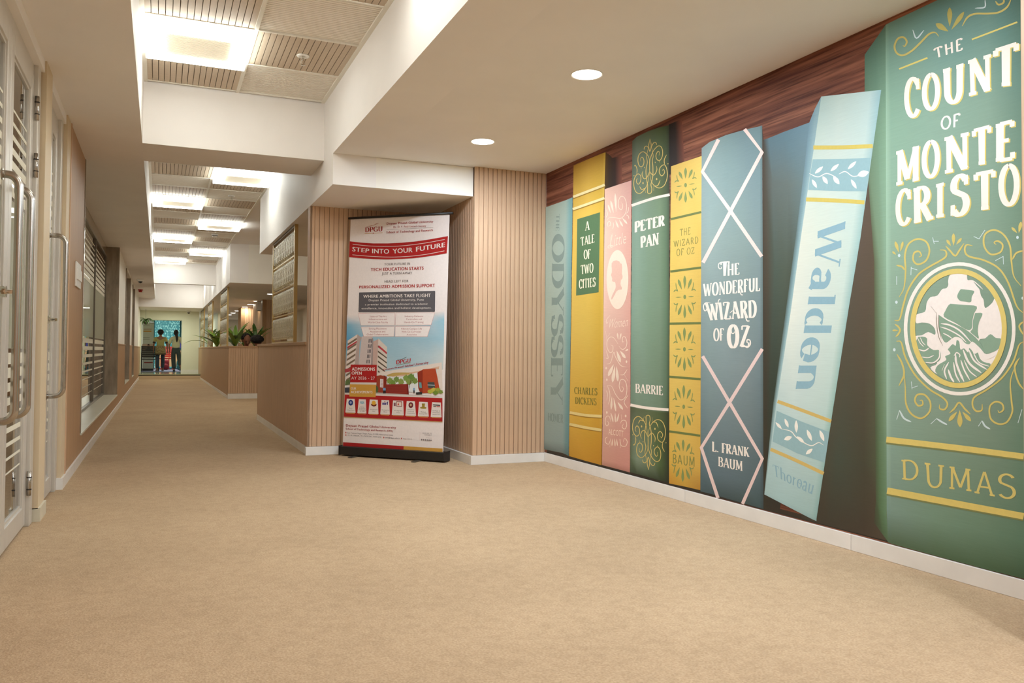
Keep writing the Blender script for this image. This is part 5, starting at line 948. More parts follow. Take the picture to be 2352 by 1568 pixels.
# foot of the banner
pb.text('lettering', R2, 'Dnyaan Prasad Global University', (170, 1047), (735, 1075), (735, 1097), (170, 1074), 'sans', 3, bold=.012); pb.text('lettering', R2, 'School of Technology and Research (STR)', (168, 1088), (697, 1115), (697, 1134), (168, 1108), 'sans', 3, bold=.012)
GY = (128, 120, 116)
pb.text('lettering', GY, 'Sant Tukaram Nagar, Pimpri, Pune - 411018, Maharashtra (India)', (186, 1136), (697, 1162), (697, 1178), (186, 1152), 'sans', 3); pb.text('lettering', GY, '+91 20 27805292, +91-7767015941, 7767015942', (186, 1163), (568, 1186), (568, 1201), (186, 1178), 'sans', 3)
pb.text('lettering', GY, 'info@dpgu.edu.in', (612, 1190), (777, 1200), (777, 1214), (612, 1204), 'sans', 3, bold=.01); pb.text('lettering', GY, 'dpgu.edu.in', (812, 1202), (912, 1208), (912, 1221), (812, 1215), 'sans', 3)
for c_ in ((169, 1142), (169, 1170), (596, 1197), (795, 1208)): pb.dot('lettering', (200, 110, 100), c_, 7, 3, 9)
pb.text('lettering', GY, 'SCAN QR TO', (1032, 1141), (1136, 1146), (1136, 1159), (1032, 1154), 'sans', 3); pb.text('lettering', GY, 'CONNECT', (1053, 1161), (1136, 1166), (1136, 1179), (1053, 1174), 'sans', 3); pb.text('lettering', GY, 'Follow us', (1078, 1196), (1132, 1199), (1132, 1208), (1078, 1205), 'sans', 3)
for i in range(6): pb.dot('lettering', GY, (1022 + i * 21, 1222 + i * 1.5), 8, 3, 9)
pb.stroke('lettering', (214, 190, 184), [(1003, 1136), (1000, 1232)], 2, 3, 0, False)
pb.poly('band', RED, [(138, 1250), (820, 1294), (818, 1334), (137, 1290)], 3); pb.poly('band', (206, 156, 70), [(820, 1294), (1257, 1322), (1257, 1366), (818, 1334)], 3)
pb.flush(sheet)
# ================================================================ LIGHT FITTINGS
def led_panel(label, first=[None]):
    r = empty('ceiling_light', (0, 0, 0), label, 'ceiling light', 'square ceiling lights of the corridor recesses')
    h = .326; i_ = .222; z0, z1 = -.065, .02
    fr = MB()
    for a in (0, 1):
        pass
    fr.box(-h, h, -h, -i_, z0, z0 + .012).box(-h, h, i_, h, z0, z0 + .012).box(-h, -i_, -i_, i_, z0, z0 + .012).box(i_, h, -i_, i_, z0, z0 + .012)
    fr.box(-h, h, -h, -h + .01, z0 + .012, z1).box(-h, h, h - .01, h, z0 + .012, z1).box(-h, -h + .01, -h + .01, h - .01, z0 + .012, z1).box(h - .01, h, -h + .01, h - .01, z0 + .012, z1)
    ob('luminous_ring', fr, M['led'], r, local=True)
    fb = MB().box(-i_, i_, -i_, i_, z0 + .022, z0 + .03)
    cen = ob('centre_panel', fb, M['led_mid'], r, local=True)
    fn = MB(); n = 22
    for k in range(n): y = -i_ + (k + .5) * 2 * i_ / n; fn.box(-i_, i_, y - .006, y + .006, z0 + .010, z0 + .022)
    ob('fin', fn, M['led_mid'], cen, local=True, kind='stuff')
    return r
LIGHTS.sort(key=lambda t: t[1]); first = None
vis = [l for l in LIGHTS if l[1] > 5]
LAB = {}
def lab_light(col, y, near):
    if near and y > 5: return 'large square ceiling light nearest the camera, beside the left bulkhead'
    if near: return 'square ceiling light of the near recess at the %s, %s row' % ('photograph top edge' if y > 3 else 'height of the nearest door' if y > 1 else 'far end behind the viewpoint', 'left' if col == 0 else 'right')
    s = 'left' if col == 0 else 'right'
    seq = [l for l in vis if not l[2] and l[0] == col]; i = [l[1] for l in seq].index(y)
    return 'square ceiling light, %s in the %s row beyond the first crossbeam' % (('nearest', 'second', 'third', 'fourth', 'fifth', 'farthest')[min(i, 5)], s)
for col, y, near in LIGHTS:
    x = -.135 + (col + .5) * CW; lb = lab_light(col, y, near)
    if first is None: first = led_panel(lb); o = first; o.location = (x, y, ZC)
    else: o = dup(first, None, (x, y, ZC), None, lb)
# recessed downlights
def downlight(x, y, z, lab, grp, r=.082, first=[None]):
    d = empty('recessed_downlight', (x, y, z), lab, 'downlight', grp)
    ob('trim_ring', MB().lathe([(r, -.001), (r + .008, -.004), (r + .011, -.001), (r + .011, .004), (r, .004)], n=32), M['white_plastic'], d, local=True, smooth=False)
    ob('lamp_disc', MB().lathe([(r, -.0025), (r, .001)], n=32), M['spot'], d, local=True)
    return d
nm = {5.733: 'smaller looking recessed downlight nearer the alcove in the smooth ceiling', 4.096: 'larger looking recessed downlight nearer the camera in the smooth ceiling'}
for y in (5.733, 4.096, 2.46, .82, -.82):
    d = downlight(2.205, y, ZR, nm.get(y, 'recessed downlight behind the viewpoint, %s from the camera' % {2.46: 'nearest', .82: 'second', -.82: 'third'}.get(y, '')), 'downlights before the mural')
    la = bpy.data.lights.new('lamp', 'AREA'); la.shape = 'DISK'; la.size = .15; la.energy = DOWN_W; la.color = (.86, .99, 1.13)
    lo = bpy.data.objects.new('lamp_light', la); C.objects.link(lo); lo.parent = d; lo.location = (0, 0, -.008)
ordn = ['nearest', 'second', 'third', 'fourth', 'fifth', 'sixth', 'seventh and farthest']
for i, y in enumerate((20.04, 23.12, 24.78, 26.44, 29.13, 30.86, 32.58)):
    d = downlight(2.395, y, ZD, 'recessed office downlight, %s of the seven past the glass screens' % ordn[i], 'downlights over the office')
    la = bpy.data.lights.new('lamp', 'AREA'); la.shape = 'DISK'; la.size = .15; la.energy = 6; la.color = (1, .90, .70)
    lo = bpy.data.objects.new('lamp_light', la); C.objects.link(lo); lo.parent = d; lo.location = (0, 0, -.008)
def room_fill(x, y, z, e, sx, col=WARM, sy=None):  # area light added to brighten a space, with no fitting behind it
    la = bpy.data.lights.new('lamp', 'AREA'); la.shape = 'RECTANGLE'; la.size = sx; la.size_y = sy or sx; la.energy = e; la.color = col
    lo = bpy.data.objects.new('room_fill_lamp', la); C.objects.link(lo); lo.location = (x, y, z); return lo
room_fill(.3, 34.5, 2.40, 120, 1.6, (.95, 1, .85)); room_fill(0.4, 29.3, 2.26, 22, .5, (.95, 1, .8))  # added brightness for the far room and the portal front
for y in (2, 5.6): room_fill(-2.2, y, 2.70, 16, .9)
for y in (9, 12): room_fill(-2.2, y, 2.70, 16, .9)
room_fill(-2.2, 20, 2.70, 12, .9); room_fill(2.6, 14.4, 3.03, 14, .8); room_fill(2.9, 36, 2.26, 16, .8)
room_fill(2.2, 9.7, 2.27, 10, .5)
# ================================================================ CEILING DEVICES
def sprinkler(x, y, lab):
    s = empty('fire_sprinkler', (x, y, ZC), lab, 'sprinkler', 'pendent sprinklers in the ceiling tiles')
    ob('escutcheon', MB().lathe([(.045, -.001), (.043, -.008), (.030, -.012), (.012, -.006), (.012, 0)], n=28), M['white_plastic'], s, local=True, smooth=True)
    ob('sprinkler_body', MB().tube([(0, 0, -.004), (0, 0, -.030)], .010, 12).tube([(.0, 0, -.03), (.014, 0, -.042), (.012, 0, -.056), (0, 0, -.066)], .0025, 6).tube([(.0, 0, -.03), (-.014, 0, -.042), (-.012, 0, -.056), (0, 0, -.066)], .0025, 6).tube([(0, 0, -.03), (0, 0, -.062)], .003, 8), M['chrome'], s, local=True)
    ob('deflector', MB().lathe([(.017, -.066), (.018, -.068), (.004, -.069)], n=16), M['chrome'], s, local=True)
sprinkler(.904, 5.914, 'white and chrome sprinkler in the nearest beige planked tile'); sprinkler(.867, 11.73, 'small sprinkler beyond the first crossbeam, under a white tile')
sm = empty('smoke_detector', (.889, 15.75, ZC), 'round white smoke detector on the far slatted ceiling', 'smoke detector')
ob('detector_base', MB().lathe([(.060, 0), (.060, -.018), (.05, -.022)], n=28), M['white_plastic'], sm, local=True); ob('detector_dome', MB().lathe([(.048, -.020), (.044, -.045), (.028, -.055), (.01, -.056)], n=28), M['white_plastic'], sm, local=True, smooth=True); ob('vent_slot', MB().lathe([(.049, -.026), (.0495, -.034)], n=28), M['dark'], sm, local=True)
def cctv(x, y, z, lab):
    c_ = empty('security_camera', (x, y, z), lab, 'security camera')
    ob('dome_housing', MB().lathe([(.072, 0), (.074, -.03), (.068, -.048), (.05, -.055)], n=28), M['white_plastic'], c_, local=True, smooth=True)
    ob('lens_dome', MB().lathe([(.046, -.05), (.044, -.066), (.034, -.082), (.018, -.092), (.004, -.095)], n=24), M['black'], c_, local=True, smooth=True)
q = on(2, ZS, 322.6, 640.5); cctv(q.x, q.y, ZS, 'white dome security camera under the left bulkhead'); q = on(2, ZD, 434, 720); cctv(.90, 30.1, ZD, 'white dome security camera above the pale pilaster at the corridor end')
q = on(2, ZS, 322.6, 664.5); rs = empty('fire_alarm_sounder', (q.x, q.y, ZS), 'small red fire alarm sounder under the left bulkhead', 'alarm')
ob('sounder_base', MB().lathe([(.062, 0), (.062, -.03)], n=24), M['red_plastic'], rs, local=True); ob('sounder_cone', MB().lathe([(.04, -.03), (.048, -.065), (.03, -.075)], n=24), M['red_plastic'], rs, local=True)
# light switch on the laminate
sp = empty('light_switch', (XL, 7.24, 1.43), 'double white switch plate on the brown laminate left of the striped window', 'switch')
ob('switch_plate', MB().box(0, .012, -.19, .19, 0, .19), M['white_plastic'], sp, local=True, bev=.003)
for yy in (-.14, -.05, .05, .14): ob('rocker', MB().box(.012, .021, yy - .035, yy + .035, .055, .14), M['white_plastic'], sp, local=True, bev=.002)
# emergency light box in the office
eb = empty('emergency_light', (2.44, 22.5, 1.98), 'grey wall box hanging on the brown office column', 'emergency light')
ob('box_body', MB().box(-.0, -.10, -.12, .12, 0, .27), M['granite'], eb, local=True, bev=.005); ob('box_front', MB().box(0, -.10, -.13, -.12, .02, .25), M['alu'], eb, local=True)
# ================================================================ COUNTERS
CT = 1.035
nc = empty('reception_counter', (1.4, 9.7, 0), 'near reception counter clad in narrow wood battens, beside the alcove', 'counter', 'battened reception counters')
ob('counter_body', MB().box(XB + .012, XB + .12, 7.79, 11.78, 0, CT - .03), M['batten_back'], nc)
battens(nc, 1, 7.76, 91, BP, XB + .012, -1, .075, CT - .03, True)
ob('counter_top', MB().box(XB - .012, XB + .42, 7.76, 11.82, CT - .03, CT), M['laminate'], nc, bev=.003)
ob('counter_end', MB().box(XB + .0, XB + .12, 11.78, 11.80, .075, CT - .03), M['laminate'], nc)
ob('counter_plinth', MB().box(XB - .004, XB + .13, 7.76, 11.79, 0, .073), M['marble'], nc)
fc = empty('reception_counter', (1.4, 24, 0), 'long far counter running along the corridor under three glass screens', 'counter')
ob('counter_body', MB().box(XB, XB + .12, 17.14, 30.45, 0, CT - .03), M['laminate'], fc)
ob('counter_top', MB().box(XB - .012, XB + .40, 17.17, 30.45, CT - .03, CT), M['laminate'], fc); ob('counter_plinth', MB().box(XB - .006, XB, 17.14, 28.7, 0, .06), M['marble'], fc)
fd = empty('reception_counter', (2.3, 17.08, 0), 'short far counter with pale batten front facing the camera', 'counter')
ob('counter_return', MB().box(XB, 3.4, 17.032, 17.12, 0, CT - .03), M['batten_back'], fd)
battens(fd, 0, XB, 48, .0445, 17.032, -1, .105, CT - .03, True)
ob('counter_top', MB().box(XB - .012, 3.4, 17.01, 17.16, CT - .03, CT), M['laminate'], fd)
ob('counter_plinth', MB().box(XB - .004, 3.4, 17.012, 17.05, 0, .10), M['marble'], fd)
# ================================================================ GLASS TUBE SCREENS
def tube_glass():
    m, N, L, b = newmat('fluted_glass'); N.remove(b); o = N['Material Output']
    t = N.new('ShaderNodeBsdfTransparent'); t.inputs[0].default_value = (.80, .78, .70, 1); g = N.new('ShaderNodeBsdfGlossy'); g.inputs['Roughness'].default_value = .12; g.inputs[0].default_value = (.95, .93, .86, 1)
    d = N.new('ShaderNodeBsdfDiffuse'); d.inputs[0].default_value = A(206, 198, 178); tl = N.new('ShaderNodeBsdfTranslucent'); tl.inputs[0].default_value = A(226, 218, 196)
    tc = N.new('ShaderNodeTexCoord'); mp = N.new('ShaderNodeMapping'); mp.inputs['Scale'].default_value = (30, 30, 45); nz = N.new('ShaderNodeTexNoise'); nz.inputs['Scale'].default_value = 1.3; nz.inputs['Detail'].default_value = 2
    L.new(tc.outputs['Object'], mp.inputs[0]); L.new(mp.outputs[0], nz.inputs['Vector'])
    bp_ = N.new('ShaderNodeBump'); bp_.inputs['Strength'].default_value = 1; bp_.inputs['Distance'].default_value = .02; L.new(nz.outputs['Fac'], bp_.inputs['Height']); L.new(bp_.outputs[0], g.inputs['Normal'])
    a = N.new('ShaderNodeMixShader'); a.inputs[0].default_value = .5; L.new(d.outputs[0], a.inputs[1]); L.new(tl.outputs[0], a.inputs[2])
    r = N.new('ShaderNodeValToRGB'); r.color_ramp.elements[0].position = .36; r.color_ramp.elements[0].color = (.28, .28, .28, 1); r.color_ramp.elements[1].position = .62; r.color_ramp.elements[1].color = (.82, .82, .82, 1); L.new(nz.outputs['Fac'], r.inputs[0])
    c = N.new('ShaderNodeMixShader'); L.new(r.outputs[0], c.inputs[0]); L.new(t.outputs[0], c.inputs[1]); L.new(a.outputs[0], c.inputs[2])
    e = N.new('ShaderNodeMixShader'); e.inputs[0].default_value = .30; L.new(c.outputs[0], e.inputs[1]); L.new(g.outputs[0], e.inputs[2]); L.new(e.outputs[0], o.inputs[0]); return m
M['tube'] = tube_glass()
def glass_screen(y0, y1, label, fine):
    s = empty('glass_tube_screen', (1.305, (y0 + y1) / 2, CT), label, 'screen', 'brass framed glass tube screens on the counters')
    z0, z1 = CT, ZD; w0, w1 = 1.288, 1.323
    def part(n, *b, m='brass', **k): return ob(n, MB().box(*b), M[m], s, **k)
    part('post', w0, w1, y0, y0 + .035, z0, z1); part('post', w0, w1, y1 - .035, y1, z0, z1)
    part('head_rail', w0, w1, y0 + .035, y1 - .035, z1 - .025, z1, m='alu_dark'); part('foot_rail', w0, w1, y0 + .035, y1 - .035, z0, z0 + .02)
    hh = (z1 - .025 - z0 - .02) / 4; n = 13; p = (y1 - y0 - .07) / n
    me = MB().tube([(0, 0, 0), (0, 0, hh - .05)], .0, 12)
    if fine:
        prof = MB()
        prof.lathe([(.004, 0), (p * .30, .012), (p * .42, .03), (p * .46, .06), (p * .46, hh - .09), (p * .42, hh - .06), (.012, hh - .045)], n=12); prof.v = [(v[0] * .30, v[1], v[2]) for v in prof.v]; tm = prof.mesh('glass_tube', True); tm.materials.append(M['tube'])
    for k in range(4):
        zz = z0 + .02 + k * hh
        if k:
            r = part('shelf_rail', w0 + .004, w0 + .010, y0 + .035, y1 - .035, zz - .008, zz + .004)
            ob('shelf_rail', MB().box(w1 - .010, w1 - .004, y0 + .035, y1 - .035, zz - .008, zz + .004), M['brass'], s)
            pg = MB()
            for i in range(n): pg.box(w0 + .010, w1 - .010, y0 + .035 + i * p + p * .42, y0 + .035 + i * p + p * .58, zz - .006, zz + .002)
            ob('spacer', pg, M['brass'], r, kind='stuff')
        if fine:
            for i in range(n):
                o = bpy.data.objects.new('glass_tube', tm); C.objects.link(o); o.parent = s; o.location = Vector((1.3055, y0 + .035 + (i + .5) * p, zz + .02)) - worldloc(s)
        else:
            mb = MB()
            for i in range(n): mb.lathe([(.004, zz + .02), (p * .42, zz + .035), (p * .42, zz + hh - .04), (.01, zz + hh - .03)], (0, y0 + .035 + (i + .5) * p, 0), 8)
            mb.v = [(1.3055 + v[0] * .30, v[1], v[2]) for v in mb.v]
            ob('glass_tube_row', mb, M['tube'], s, smooth=True, kind='stuff')
glass_screen(8.82, 10.64, 'largest glass tube screen, on the near reception counter', True)
glass_screen(18.15, 20.24, 'second glass tube screen, nearest one on the far counter', False)
glass_screen(23.5, 25.6, 'third glass tube screen, mid way down the far counter', False)
glass_screen(28.0, 30.3, 'farthest and smallest glass tube screen by the portal', False)
# ================================================================ PLANTS
def leaf_blade(mb, base, yaw, lift, ln, wd, droop, n=7):
    """a strap leaf rising from base, with a folded midrib"""
    d = Vector((math.cos(yaw), math.sin(yaw), 0)); side = Vector((-d.y, d.x, 0)); p = Vector(base); b = len(mb.v); a = lift
    for i in range(n + 1):
        t = i / n; w_ = wd * (math.sin(PI * min(max(t * .93 + .05, 0), 1)) ** .75)
        up = Vector((0, 0, 1)) * math.cos(a) - d * math.sin(a)
        mb.v += [tuple(p - side * w_ / 2 + up * w_ * .18), tuple(p), tuple(p + side * w_ / 2 + up * w_ * .18)]
        if i: k = b + 3 * i; mb.f += [(k - 3, k - 2, k + 1, k), (k - 2, k - 1, k + 2, k + 1)]
        p = p + (d * math.cos(a) + Vector((0, 0, 1)) * math.sin(a)) * (ln / n); a -= droop / n
def plant(x, y, z, lab, n, ln, wd, seed, sprd=1.0, stem=.12):
    rnd = random.Random(seed); r = empty('potted_plant', (x, y, z), lab, 'plant', 'leafy plants behind the counters')
    ob('pot', MB().lathe([(.07, 0), (.10, .16), (.108, .17), (.108, .19), (.095, .19), (.09, .165), (.02, .165)], n=20), M['pot'], r, local=True, smooth=False)
    ob('soil', MB().lathe([(.092, .168), (.02, .172)], n=16), M['soil'], r, local=True)
    st = MB()
    for k in range(3): a = k * 2.1; st.tube([(.02 * math.cos(a), .02 * math.sin(a), .17), (.03 * math.cos(a), .03 * math.sin(a), .17 + stem)], .008, 6)
    ob('stem', st, M['leaf_dark'], r, local=True)
    for i in range(n):
        mb = MB(); a = i * 2.39996 + rnd.uniform(-.3, .3); el = rnd.uniform(.55, 1.35); L_ = ln * rnd.uniform(.7, 1.05)
        leaf_blade(mb, (.02 * math.cos(a), .02 * math.sin(a), .17 + stem * rnd.uniform(.2, 1)), a, el, L_, wd * rnd.uniform(.8, 1.1), rnd.uniform(.7, 1.5) * sprd)
        o = ob('leaf', mb, M['leaf'] if i % 3 else M['leaf_dark'], r, local=True, smooth=True)
def shelf(x0, x1, y0, y1, z): return MB().box(x0, x1, y0, y1, z - .03, z)
for q_, l_ in (((1.55, 2.40, 20.7, 21.6, 0, .83), 'cream plant bench holding the three plants behind the seated people'), ((1.55, 2.1, 22.9, 27.2, 0, .83), 'long low cream plant bench behind the long far counter')):
    bn = empty('plant_bench', ((q_[0] + q_[1]) / 2, (q_[2] + q_[3]) / 2, 0), l_, 'bench'); ob('bench_top', MB().box(*q_[:4], q_[5] - .03, q_[5]), M['paint'], bn, bev=.003)
    for x_ in (q_[0] + .02, q_[1] - .02): ob('bench_side', MB().box(x_ - .02, x_ + .02, q_[2] + .02, q_[3] - .02, 0, q_[5] - .03), M['paint'], bn)
def pq(px, Y): return on(1, Y, px, 745).x
plant(pq(541, 20.9), 20.9, .83, 'tallest broad leaved plant right of the second glass screen', 16, .66, .12, 3, .45, .14)
plant(pq(588, 21.0), 21.0, .83, 'bushy plant above the dark haired head behind the counter', 20, .60, .095, 5, .6, .14)
plant(pq(562, 21.35), 21.35, .83, 'lower plant between the tall broad leaved one and the bushy one', 14, .50, .09, 9, .7, .10)
plant(pq(499, 23.2), 23.2, .83, 'dense plant seen between the second and third glass screens', 18, .64, .11, 12, .7, .12)
plant(pq(484, 26.9), 26.9, .83, 'sparse plant left of the third glass screen with one long leaf', 6, .80, .11, 21, 1.0, .16)
# ================================================================ PEOPLE
def skin_mesh(nodes, edges, name, m, parent, remesh=None, sub=2, extra=None):
    me = bpy.data.meshes.new('tmp'); me.from_pydata([n[:3] for n in nodes], edges, []); o = bpy.data.objects.new('tmp', me); C.objects.link(o)
    md = o.modifiers.new('s', 'SKIN'); md.use_smooth_shade = True; md.branch_smoothing = .4
    for i, v in enumerate(me.skin_vertices[0].data): v.radius = (nodes[i][3], nodes[i][4] if len(nodes[i]) > 4 else nodes[i][3]); v.use_root = (i == 0)
    sd = o.modifiers.new('d', 'SUBSURF'); sd.levels = sub; sd.render_levels = sub
    dg = bpy.context.evaluated_depsgraph_get(); r = bpy.data.meshes.new_from_object(o.evaluated_get(dg)); bpy.data.objects.remove(o)
    if extra or remesh:
        bm = bmesh.new(); bm.from_mesh(r)
        for e in extra or []:
            t = e.mesh('t'); bm.from_mesh(t); bpy.data.meshes.remove(t)
        bm.to_mesh(r); bm.free()
        o = bpy.data.objects.new('tmp', r); C.objects.link(o); rm_ = o.modifiers.new('r', 'REMESH'); rm_.mode = 'VOXEL'; rm_.voxel_size = remesh; rm_.use_smooth_shade = True
        sm_ = o.modifiers.new('m', 'SMOOTH'); sm_.iterations = 3; sm_.factor = .5
        dg = bpy.context.evaluated_depsgraph_get(); r2 = bpy.data.meshes.new_from_object(o.evaluated_get(dg)); bpy.data.objects.remove(o); r = r2
    r.name = name; r.materials.clear(); r.materials.append(m); r.shade_smooth()
    o = bpy.data.objects.new(name, r); C.objects.link(o); o.parent = parent; return o
def ell(c, rx, ry, rz_, n=20, k=14, fn=None):
    mb = MB(); pr = []
    for i in range(k + 1):
        a = -PI / 2 + PI * i / k
        for j in range(n):
            b = 2 * PI * j / n; x, y, z = rx * math.cos(a) * math.cos(b), ry * math.cos(a) * math.sin(b), rz_ * math.sin(a)
            if fn: x, y, z = fn(x, y, z)
            mb.v.append((c[0] + x, c[1] + y, c[2] + z))
    for i in range(k):
        for j in range(n): q = i * n + j; w_ = i * n + (j + 1) % n; mb.f.append((q, w_, w_ + n, q + n))
    return mb
def rot_mb(mb, piv, M3):
    piv = Vector(piv); mb.v = [tuple(piv + M3 @ (Vector(v) - piv)) for v in mb.v]; return mb
def head_parts(c, turn=0, nod=0):
    """head facing +y, centred at c; returns geometry for the body mesh and face parts"""
    R = Matrix.Rotation(turn, 3, 'Z') @ Matrix.Rotation(-nod, 3, 'X')
    def jaw(x, y, z):
        t = max(0, -z / .12); return (x * (1 - .32 * t), y * (1 - .12 * t) + .012 * t, z)
    hd = ell(c, .073, .093, .115, 20, 14, jaw); nose = ell((c[0], c[1] + .098, c[2] - .020), .013, .018, .026, 10, 8)
    ears = [ell((c[0] + s * .076, c[1] - .004, c[2] - .010), .008, .020, .032, 10, 8) for s in (-1, 1)]
    lips = ell((c[0], c[1] + .088, c[2] - .062), .024, .010, .008, 12, 6); eyes = [ell((c[0] + s * .031, c[1] + .083, c[2] + .006), .012, .008, .007, 10, 6) for s in (-1, 1)]
    brows = [ell((c[0] + s * .031, c[1] + .087, c[2] + .026), .017, .006, .004, 10, 4) for s in (-1, 1)]
    for m_ in [hd, nose, lips] + ears + eyes + brows: rot_mb(m_, c, R)
    return [hd, nose] + ears, lips, eyes, brows, R
def hand_nodes(nodes, edges, wi, wrist, d, side, curl=.5, sc=1.0):
    """palm and five fingers grown from wrist vertex wi; d points down the hand, side towards the thumb"""
    d = Vector(d).normalized(); side = Vector(side).normalized(); nrm_ = d.cross(side).normalized(); w_ = Vector(wrist)
    pi = len(nodes); p = w_ + d * .045 * sc; nodes.append((*p, .026 * sc, .013 * sc)); edges.append((wi, pi))
    k = len(nodes); kp = w_ + d * .075 * sc; nodes.append((*kp, .030 * sc, .012 * sc)); edges.append((pi, k))
    for q, L_ in ((.036, .062), (.012, .074), (-.012, .069), (-.035, .052)):
        a = kp + side * q * sc + d * .012; b = a + (d * math.cos(curl * .5) - nrm_ * math.sin(curl * .5)) * L_ * .5 * sc; c_ = b + (d * math.cos(curl) - nrm_ * math.sin(curl)) * L_ * .45 * sc
        i = len(nodes); nodes.extend([(*a, .0105 * sc), (*b, .0105 * sc), (*c_, .0095 * sc)]); edges.extend([(k, i), (i, i + 1), (i + 1, i + 2)])
    i = len(nodes); a = w_ + d * .028 * sc + side * .026 * sc; b = a + (d * .8 + side * .6).normalized() * .034 * sc; c_ = b + (d * .95 + side * .2).normalized() * .026 * sc
    nodes.extend([(*a, .0115 * sc), (*b, .010 * sc), (*c_, .008 * sc)]); edges.extend([(pi, i), (i, i + 1), (i + 1, i + 2)])
def person(root, J, H_=1.5, head_turn=0, nod=0, hands=True):
    """J: joint dict in local metres; feet at z 0, facing +y"""
    n = []; e = []
    def add(p, r, r2=None, par=None):
        n.append((*p, r, r2 or r)); i = len(n) - 1
        if par is not None: e.append((par, i))
        return i
    pel = add(J['pelvis'], .135, .10); wai = add(J['waist'], .115, .085, pel); che = add(J['chest'], .14, .095, wai); nk = add(J['neck'], .050, .050, che); hb = add(Vector(J['head']) - Vector((0, 0, .06)), .046, .046, nk)
    for s in 'LR':
        sh_ = add(J['sh' + s], .052, None, che); el = add(J['el' + s], .038, None, sh_); wr_ = add(J['wr' + s], .024, .02, el)
        dd = Vector(J['wr' + s]) - Vector(J['el' + s]); hand_nodes(n, e, wr_, J['wr' + s], J.get('hd' + s, dd), J.get('th' + s, (0, 1, 0)), .6)
        hp = add(J['hp' + s], .080, None, pel); kn = add(J['kn' + s], .053, None, hp); an = add(J['an' + s], .034, None, kn); to = add(J['to' + s], .036, .024, an)
    hp_, lips, eyes, brows, R = head_parts(J['head'], head_turn, nod)
    body = skin_mesh(n, e, 'body', M['skin'], root, .0065, 2, hp_)
    ob('lips', lips, pmat((132, 72, 62)), root, local=True, smooth=True)
    for q in eyes: ob('eye', q, M['black'], root, local=True, smooth=True)
    for q in brows: ob('eyebrow', q, M['hair'], root, local=True, smooth=True)
    return body, R
def garment(root, name, m, nodes, edges, sub=2): return skin_mesh(nodes, edges, name, m, root, None, sub)
def stand(hw=.085, gap=.10):
    return dict(pelvis=(0, 0, .80), waist=(0, .0, .95), chest=(0, -.005, 1.13), neck=(0, -.01, 1.265), head=(0, .005, 1.385), shL=(-.165, -.01, 1.21), shR=(.165, -.01, 1.21), elL=(-.205, -.03, .98), elR=(.205, -.03, .98), wrL=(-.20, .03, .765), wrR=(.20, .03, .765),
                hpL=(-hw, 0, .76), hpR=(hw, 0, .76), knL=(-gap, .02, .42), knR=(gap, .0, .42), anL=(-gap, -.02, .07), anR=(gap, -.03, .07), toL=(-gap - .01, .10, .025), toR=(gap + .01, .09, .025))
def shoes(root, J, m):
    for s in 'LR':
        a, t = Vector(J['an' + s]), Vector(J['to' + s]); d = (t - a); d.z = 0; d.normalize(); sd = Vector((-d.y, d.x, 0)); c_ = (a + t) / 2; c_.z = min(t.z, a.z)
        mb = ell((0, 0, 0), .048, .125, .042, 14, 8); mb.v = [tuple(c_ + sd * -v[0] + d * v[1] + Vector((0, 0, max(v[2], -.024) + .002))) for v in mb.v]; ob('shoe', mb, m, root, local=True, smooth=True)
blouse = mat('blouse_cream', A(214, 206, 170), .8, noise=.06, nscale=30.)
tunic = mat('olive_tunic', A(180, 168, 112), .85, noise=.06, nscale=20.)
tunic_print = mat('floral_tunic_hem', A(172, 154, 106), .85, noise=.3, nscale=30., col2=A(110, 78, 58))
denim = mat('blue_denim', A(58, 72, 86), .85, noise=.2, nscale=40.); slate = mat('slate_trousers', A(66, 74, 74), .85, noise=.12, nscale=30.)
# left walker
qa = on(2, .167, 367.5, 852.6); pa = empty('person', (qa.x, qa.y, .167), 'person seen from behind in an olive printed tunic and jeans, short curly hair', 'person', rot=.03)
J = stand(); J.update(elL=(-.225, -.02, .97), wrL=(-.225, .05, .77), elR=(.225, -.02, .97), wrR=(.235, .04, .76), knR=(.09, .10, .43), anR=(.09, .12, .08), toR=(.09, .24, .04))
person(pa, J)
garment(pa, 'tunic', tunic, [(0, 0, .84, .155, .12), (0, 0, .98, .145, .108), (0, -.005, 1.13, .158, .108), (0, -.01, 1.262, .062, .056), (-.165, -.01, 1.205, .074), (-.20, -.02, 1.06, .062), (.165, -.01, 1.205, .070), (.20, -.02, 1.06, .062)], [(0, 1), (1, 2), (2, 3), (2, 4), (4, 5), (2, 6), (6, 7)])
ob('tunic_hem', MB().lathe([(.188, .62), (.192, .60), (.186, .70), (.178, .80), (.166, .92), (.150, .93)], n=24), tunic_print, pa, local=True, smooth=True)
for s in (-1, 1): ob('sleeve_cuff', MB().tube([(s * .200, -.02, 1.06), (s * .212, -.02, 1.02)], .060, 14), pmat((44, 40, 38)), pa, local=True)
garment(pa, 'jeans', denim, [(0, 0, .80, .120, .10), (-.075, 0, .74, .082), (-.10, .02, .42, .072), (-.10, -.02, .10, .058), (.075, 0, .74, .082), (.09, .10, .43, .072), (.09, .12, .11, .058)], [(0, 1), (1, 2), (2, 3), (0, 4), (4, 5), (5, 6)])
